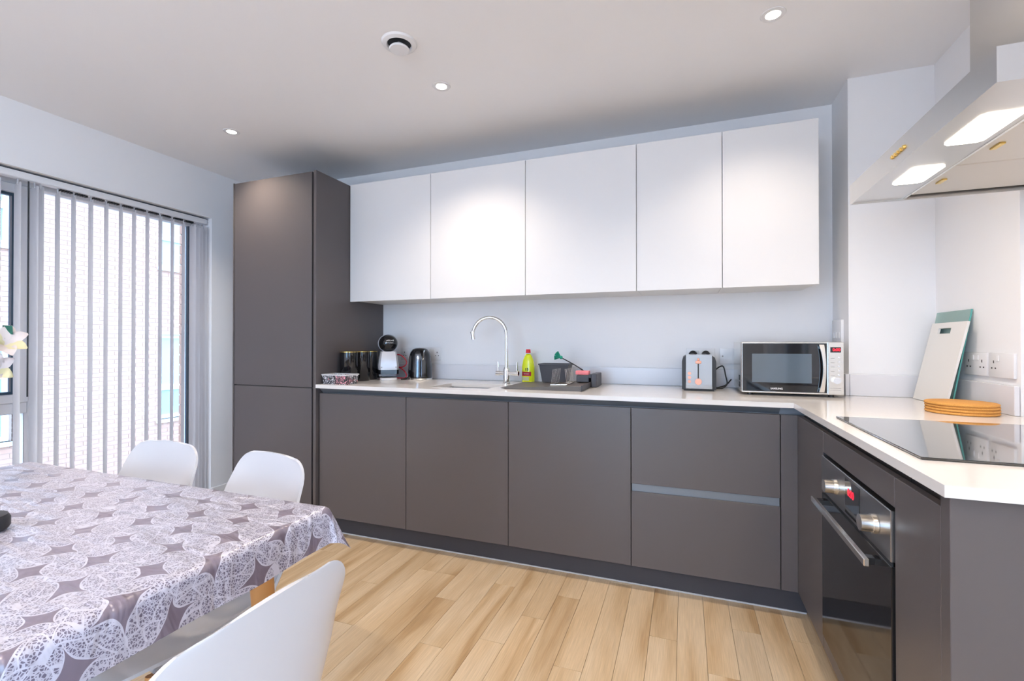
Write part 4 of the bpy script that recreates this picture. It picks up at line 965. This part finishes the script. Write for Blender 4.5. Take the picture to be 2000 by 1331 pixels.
# ------------------------------------------------------------------ dining table and cloth
TX0, TX1, TY0, TY1, TZ = -2.005, -0.800, 0.085, 0.880, 0.742
tb = thing('dining_table', 'rectangular dining table with beech legs hidden under a lilac-grey cloth', 'table', (-1.4, 0.48, 0))
b = nb(); box(b, TX0+0.004, TX1-0.004, TY0+0.004, TY1-0.004, TZ-0.022, TZ-0.002, 0.004); obj('tabletop', b, M['white_plastic'], tb)
for x, y in ((-0.885, 0.775), (-1.92, 0.775), (-0.885, 0.17), (-1.92, 0.17)):
    b = nb(); cyl(b, (x+(0.03 if x > -1.4 else -0.03), y+(0.03 if y > 0.5 else -0.03), 0.0005), (x, y, TZ-0.023), 0.016, 0.026, 24); obj('leg', b, M['beech'], tb, label='round orange beech leg')
OV = 0.092
bm = nb(); uvl = bm.loops.layers.uv.new('UVMap')
nx, ny = 170, 120
def cloth_pt(s, t):
    qx = min(max(s, TX0), TX1); qy = min(max(t, TY0), TY1)
    ex, ey = s-qx, t-qy; e = math.hypot(ex, ey)
    wr = 0.0009*math.sin(s*23+t*31)+0.0007*math.sin(s*51-t*17+1)
    if e < 1e-9: return Vector((s, t, TZ+0.0015+max(wr, -0.001)))
    nx_, ny_ = ex/e, ey/e; corner = min(abs(nx_), abs(ny_))*1.414
    r = 0.016
    flare = 0.10 + 0.38*corner**0.6 + 0.05*math.sin(s*19+t*13)
    amax = PI/2-flare
    if e < r*amax: a = e/r; h = r*math.sin(a); v = r*(1-math.cos(a))
    else:
        h = r*math.sin(amax)+(e-r*amax)*math.cos(amax); v = r*(1-math.cos(amax))+(e-r*amax)*math.sin(amax)
    h *= 1+0.10*math.sin((s-t)*26)*(1-corner)
    return Vector((qx+nx_*h, qy+ny_*h, TZ+0.0015-v))
def axis(a, b_, n):
    core = [a+(b_-a)*i/n for i in range(n+1)]
    lo = [a-OV+OV*i/14 for i in range(14)]; hi = [b_+OV*(i+1)/14 for i in range(14)]
    return lo+core+hi
sx_ = axis(TX0, TX1, 90); ty_ = axis(TY0, TY1, 64)
V = [[(bm.verts.new(cloth_pt(s, t)), s, t) for t in ty_] for s in sx_]
for i in range(len(sx_)-1):
    for j in range(len(ty_)-1):
        q = (V[i][j], V[i+1][j], V[i+1][j+1], V[i][j+1]); f = bm.faces.new([v[0] for v in q])
        for lp, v in zip(f.loops, q): lp[uvl].uv = (v[1]+5, v[2]+5)
tag(obj('tablecloth', bm, M['cloth'], angle=80), 'shiny lilac-grey tablecloth with white leaf-vein pattern on the dining table', 'tablecloth')

# ------------------------------------------------------------------ chairs
def make_chair(label, loc, rz):
    # shell, hub plate, brace and four legs
    t = thing('dining_chair', label, 'chair', loc, rz, 'white moulded shell dining chairs')
    P_ = spline([(0, .235, .418), (0, .205, .440), (0, .10, .432), (0, -.04, .424), (0, -.14, .440), (0, -.198, .500), (0, -.222, .60), (0, -.238, .70), (0, -.250, .795)], 10)
    L = [0]
    for a, c in zip(P_, P_[1:]): L.append(L[-1]+(c-a).length)
    T = L[-1]
    def at(d):
        for i in range(len(L)-1):
            if d <= L[i+1] or i == len(L)-2:
                f = (d-L[i])/(L[i+1]-L[i]); p = P_[i].lerp(P_[i+1], f); tg = (P_[i+1]-P_[i]).normalized(); return p, tg
    NV = 44; NU = 26; rows = []
    def lerp_tab(tab, x):
        for (a, va), (c, vc) in zip(tab, tab[1:]):
            if x <= c: k = (x-a)/(c-a); k = k*k*(3-2*k); return va+(vc-va)*k
        return tab[-1][1]
    b = nb()
    for i in range(NV+1):
        q = i/NV; q = 0.5-0.5*math.cos(PI*q)
        d = q*T; p, tg = at(d); n = Vector((0, -tg.z, tg.y))   # towards the sitter
        if n.z < 0 and tg.z < 0.5: n = -n
        n = Vector((0, tg.z, -tg.y)); 
        if n.z < 0: n = -n
        if tg.z > 0.7: n = Vector((0, abs(tg.z), abs(tg.y)))
        w_ = lerp_tab([(0, .198), (.2, .210), (.42, .215), (.6, .205), (.8, .180), (1, .160)], q)
        dist_end = (T-d)
        rc = 0.062
        inset = 0
        if dist_end < rc: inset = rc-math.sqrt(max(rc*rc-(rc-dist_end)**2, 0))
        r2 = 0.11
        if d < r2: inset = r2-math.sqrt(max(r2*r2-(r2-d)**2, 0))
        w_ -= inset
        c_ = lerp_tab([(0, .0), (.15, .03), (.42, .075), (.6, .085), (.8, .055), (1, .018)], q)
        row = []
        for j in range(NU+1):
            s = -1+2*j/NU; s = math.sin(s*PI/2)
            cu = c_*abs(s)**2.6*(w_/0.23)
            crown = 0.004*(1-s*s)*max(0, q-0.85)/0.15
            pos = Vector((s*w_, p.y, p.z+crown)) + n*cu
            row.append(b.verts.new(pos))
        rows.append(row)
    for a, c in zip(rows, rows[1:]):
        for j in range(NU): b.faces.new((a[j], a[j+1], c[j+1], c[j]))
    bmesh.ops.recalc_face_normals(b, faces=b.faces)
    bmesh.ops.solidify(b, geom=b.faces[:], thickness=0.007)
    obj('seat_shell', b, M['chair_white'], t, local=True, angle=60)
    for x, y in ((.15, .15), (-.15, .15), (.15, -.13), (-.15, -.13)):
        b = nb(); cyl(b, (x*1.3, y*1.4, 0.0005), (x*0.9, y*0.8, 0.405), 0.010, 0.017, 16); obj('leg', b, M['beech'], t, local=True)
    b = nb(); box(b, -.13, .13, -.10, .12, 0.402, 0.414, 0.003); obj('hub_plate', b, M['chair_white'], t, local=True)
    b = nb()
    def lp_(x, y, z): k = (z-0.0)/0.405; return (x*(1.3+(0.9-1.3)*k), y*(1.4+(0.8-1.4)*k), z)
    for (a, c) in (((.15, .15), (-.15, -.13)), ((-.15, .15), (.15, -.13))): tube(b, [lp_(*a, 0.20), (0, 0.01, 0.30), lp_(*c, 0.20)], 0.004, 8)
    obj('brace', b, M['wire'], t, local=True)
    return t
make_chair('white shell chair across the table, in front of the window blind', (-1.635, 0.835, 0), PI)
make_chair('white shell chair across the table, in front of the tall grey cabinet', (-1.198, 0.830, 0), PI-0.18)
make_chair('white shell chair at the right end of the table, close to the camera', (-0.752, 0.466, 0), PI/2)

# ------------------------------------------------------------------ items on the table at the picture's left edge
b = nb(); lathe(b, -1.345, 0.515, [(0.0, TZ+0.004), (0.040, TZ+0.004), (0.044, TZ+0.010), (0.044, TZ+0.026), (0.040, TZ+0.034), (0.030, TZ+0.036), (0.0, TZ+0.036)], 32)
tag(obj('candle_holder', b, M['matt_black'], angle=50), 'low round black dish on the tablecloth at the left picture edge', 'dish')
vx, vy = -1.79, 0.62
vs_ = thing('flower_vase', 'vase of cream and yellow flowers at the left picture edge, in front of the window', 'flowers', (vx, vy, TZ+.004))
b = nb(); lathe(b, vx, vy, [(0.0, TZ+.004), (0.04, TZ+.004), (0.05, TZ+.04), (0.045, TZ+.12), (0.028, TZ+.19), (0.034, TZ+.22), (0.029, TZ+.22), (0.024, TZ+.19), (0.0, TZ+.185)], 32); obj('vase', b, M['white_plastic'], vs_)
def flower(c, ax, r, seedv):
    c = Vector(c); ax = Vector(ax).normalized(); s1, s2 = frame_of(ax); rnd = random.Random(seedv)
    st = nb(); tube(st, spline([(vx, vy, TZ+.19), ((vx+c.x)/2, (vy+c.y)/2, (TZ+.22+c.z)/2+0.02), tuple(c-ax*0.01)], 6), 0.0025, 6); stem = obj('stem', st, M['leaf'], vs_)
    for k in range(7):
        a = 2*PI*k/7+rnd.uniform(-.2, .2); d = s1*math.cos(a)+s2*math.sin(a); sd = ax.cross(d); b = nb(); rows = []
        for i in range(6):
            u = i/5; w_ = r*0.34*math.sin(PI*(0.12+0.85*u))**0.8
            p = c + d*(r*u) + ax*(r*(0.55*math.sin(u*1.9)-0.1*u))
            rows.append([b.verts.new(p-sd*w_+ax*0.004), b.verts.new(p), b.verts.new(p+sd*w_+ax*0.004)])
        for a_, c_ in zip(rows, rows[1:]):
            for j in range(2): b.faces.new((a_[j], a_[j+1], c_[j+1], c_[j]))
        bmesh.ops.solidify(b, geom=b.faces[:], thickness=0.0008); obj('petal', b, M['petal_y'] if k % 3 == 0 else M['petal'], vs_, angle=80)
flower((-1.645, 0.672, 1.125), (0.7, -0.3, 0.5), 0.048, 1)
flower((-1.660, 0.668, 1.065), (0.6, -0.5, 0.1), 0.042, 2)
flower((-1.76, 0.60, 1.13), (0.2, -0.6, 0.7), 0.05, 3)
for p, q in (((-1.655, 0.674, 1.155), (-1.625, 0.68, 1.175)), ((-1.67, 0.668, 1.17), (-1.64, 0.672, 1.142))):
    b = nb(); p, q = Vector(p), Vector(q); d = q-p; sd = Vector((0.01, 0.006, -0.012)); m_ = (p+q)/2
    for a in ((p, m_+sd, q), (p, q, m_-sd)): b.faces.new([b.verts.new(v) for v in a])
    bmesh.ops.solidify(b, geom=b.faces[:], thickness=0.0008); obj('leaf', b, M['leaf'], vs_)
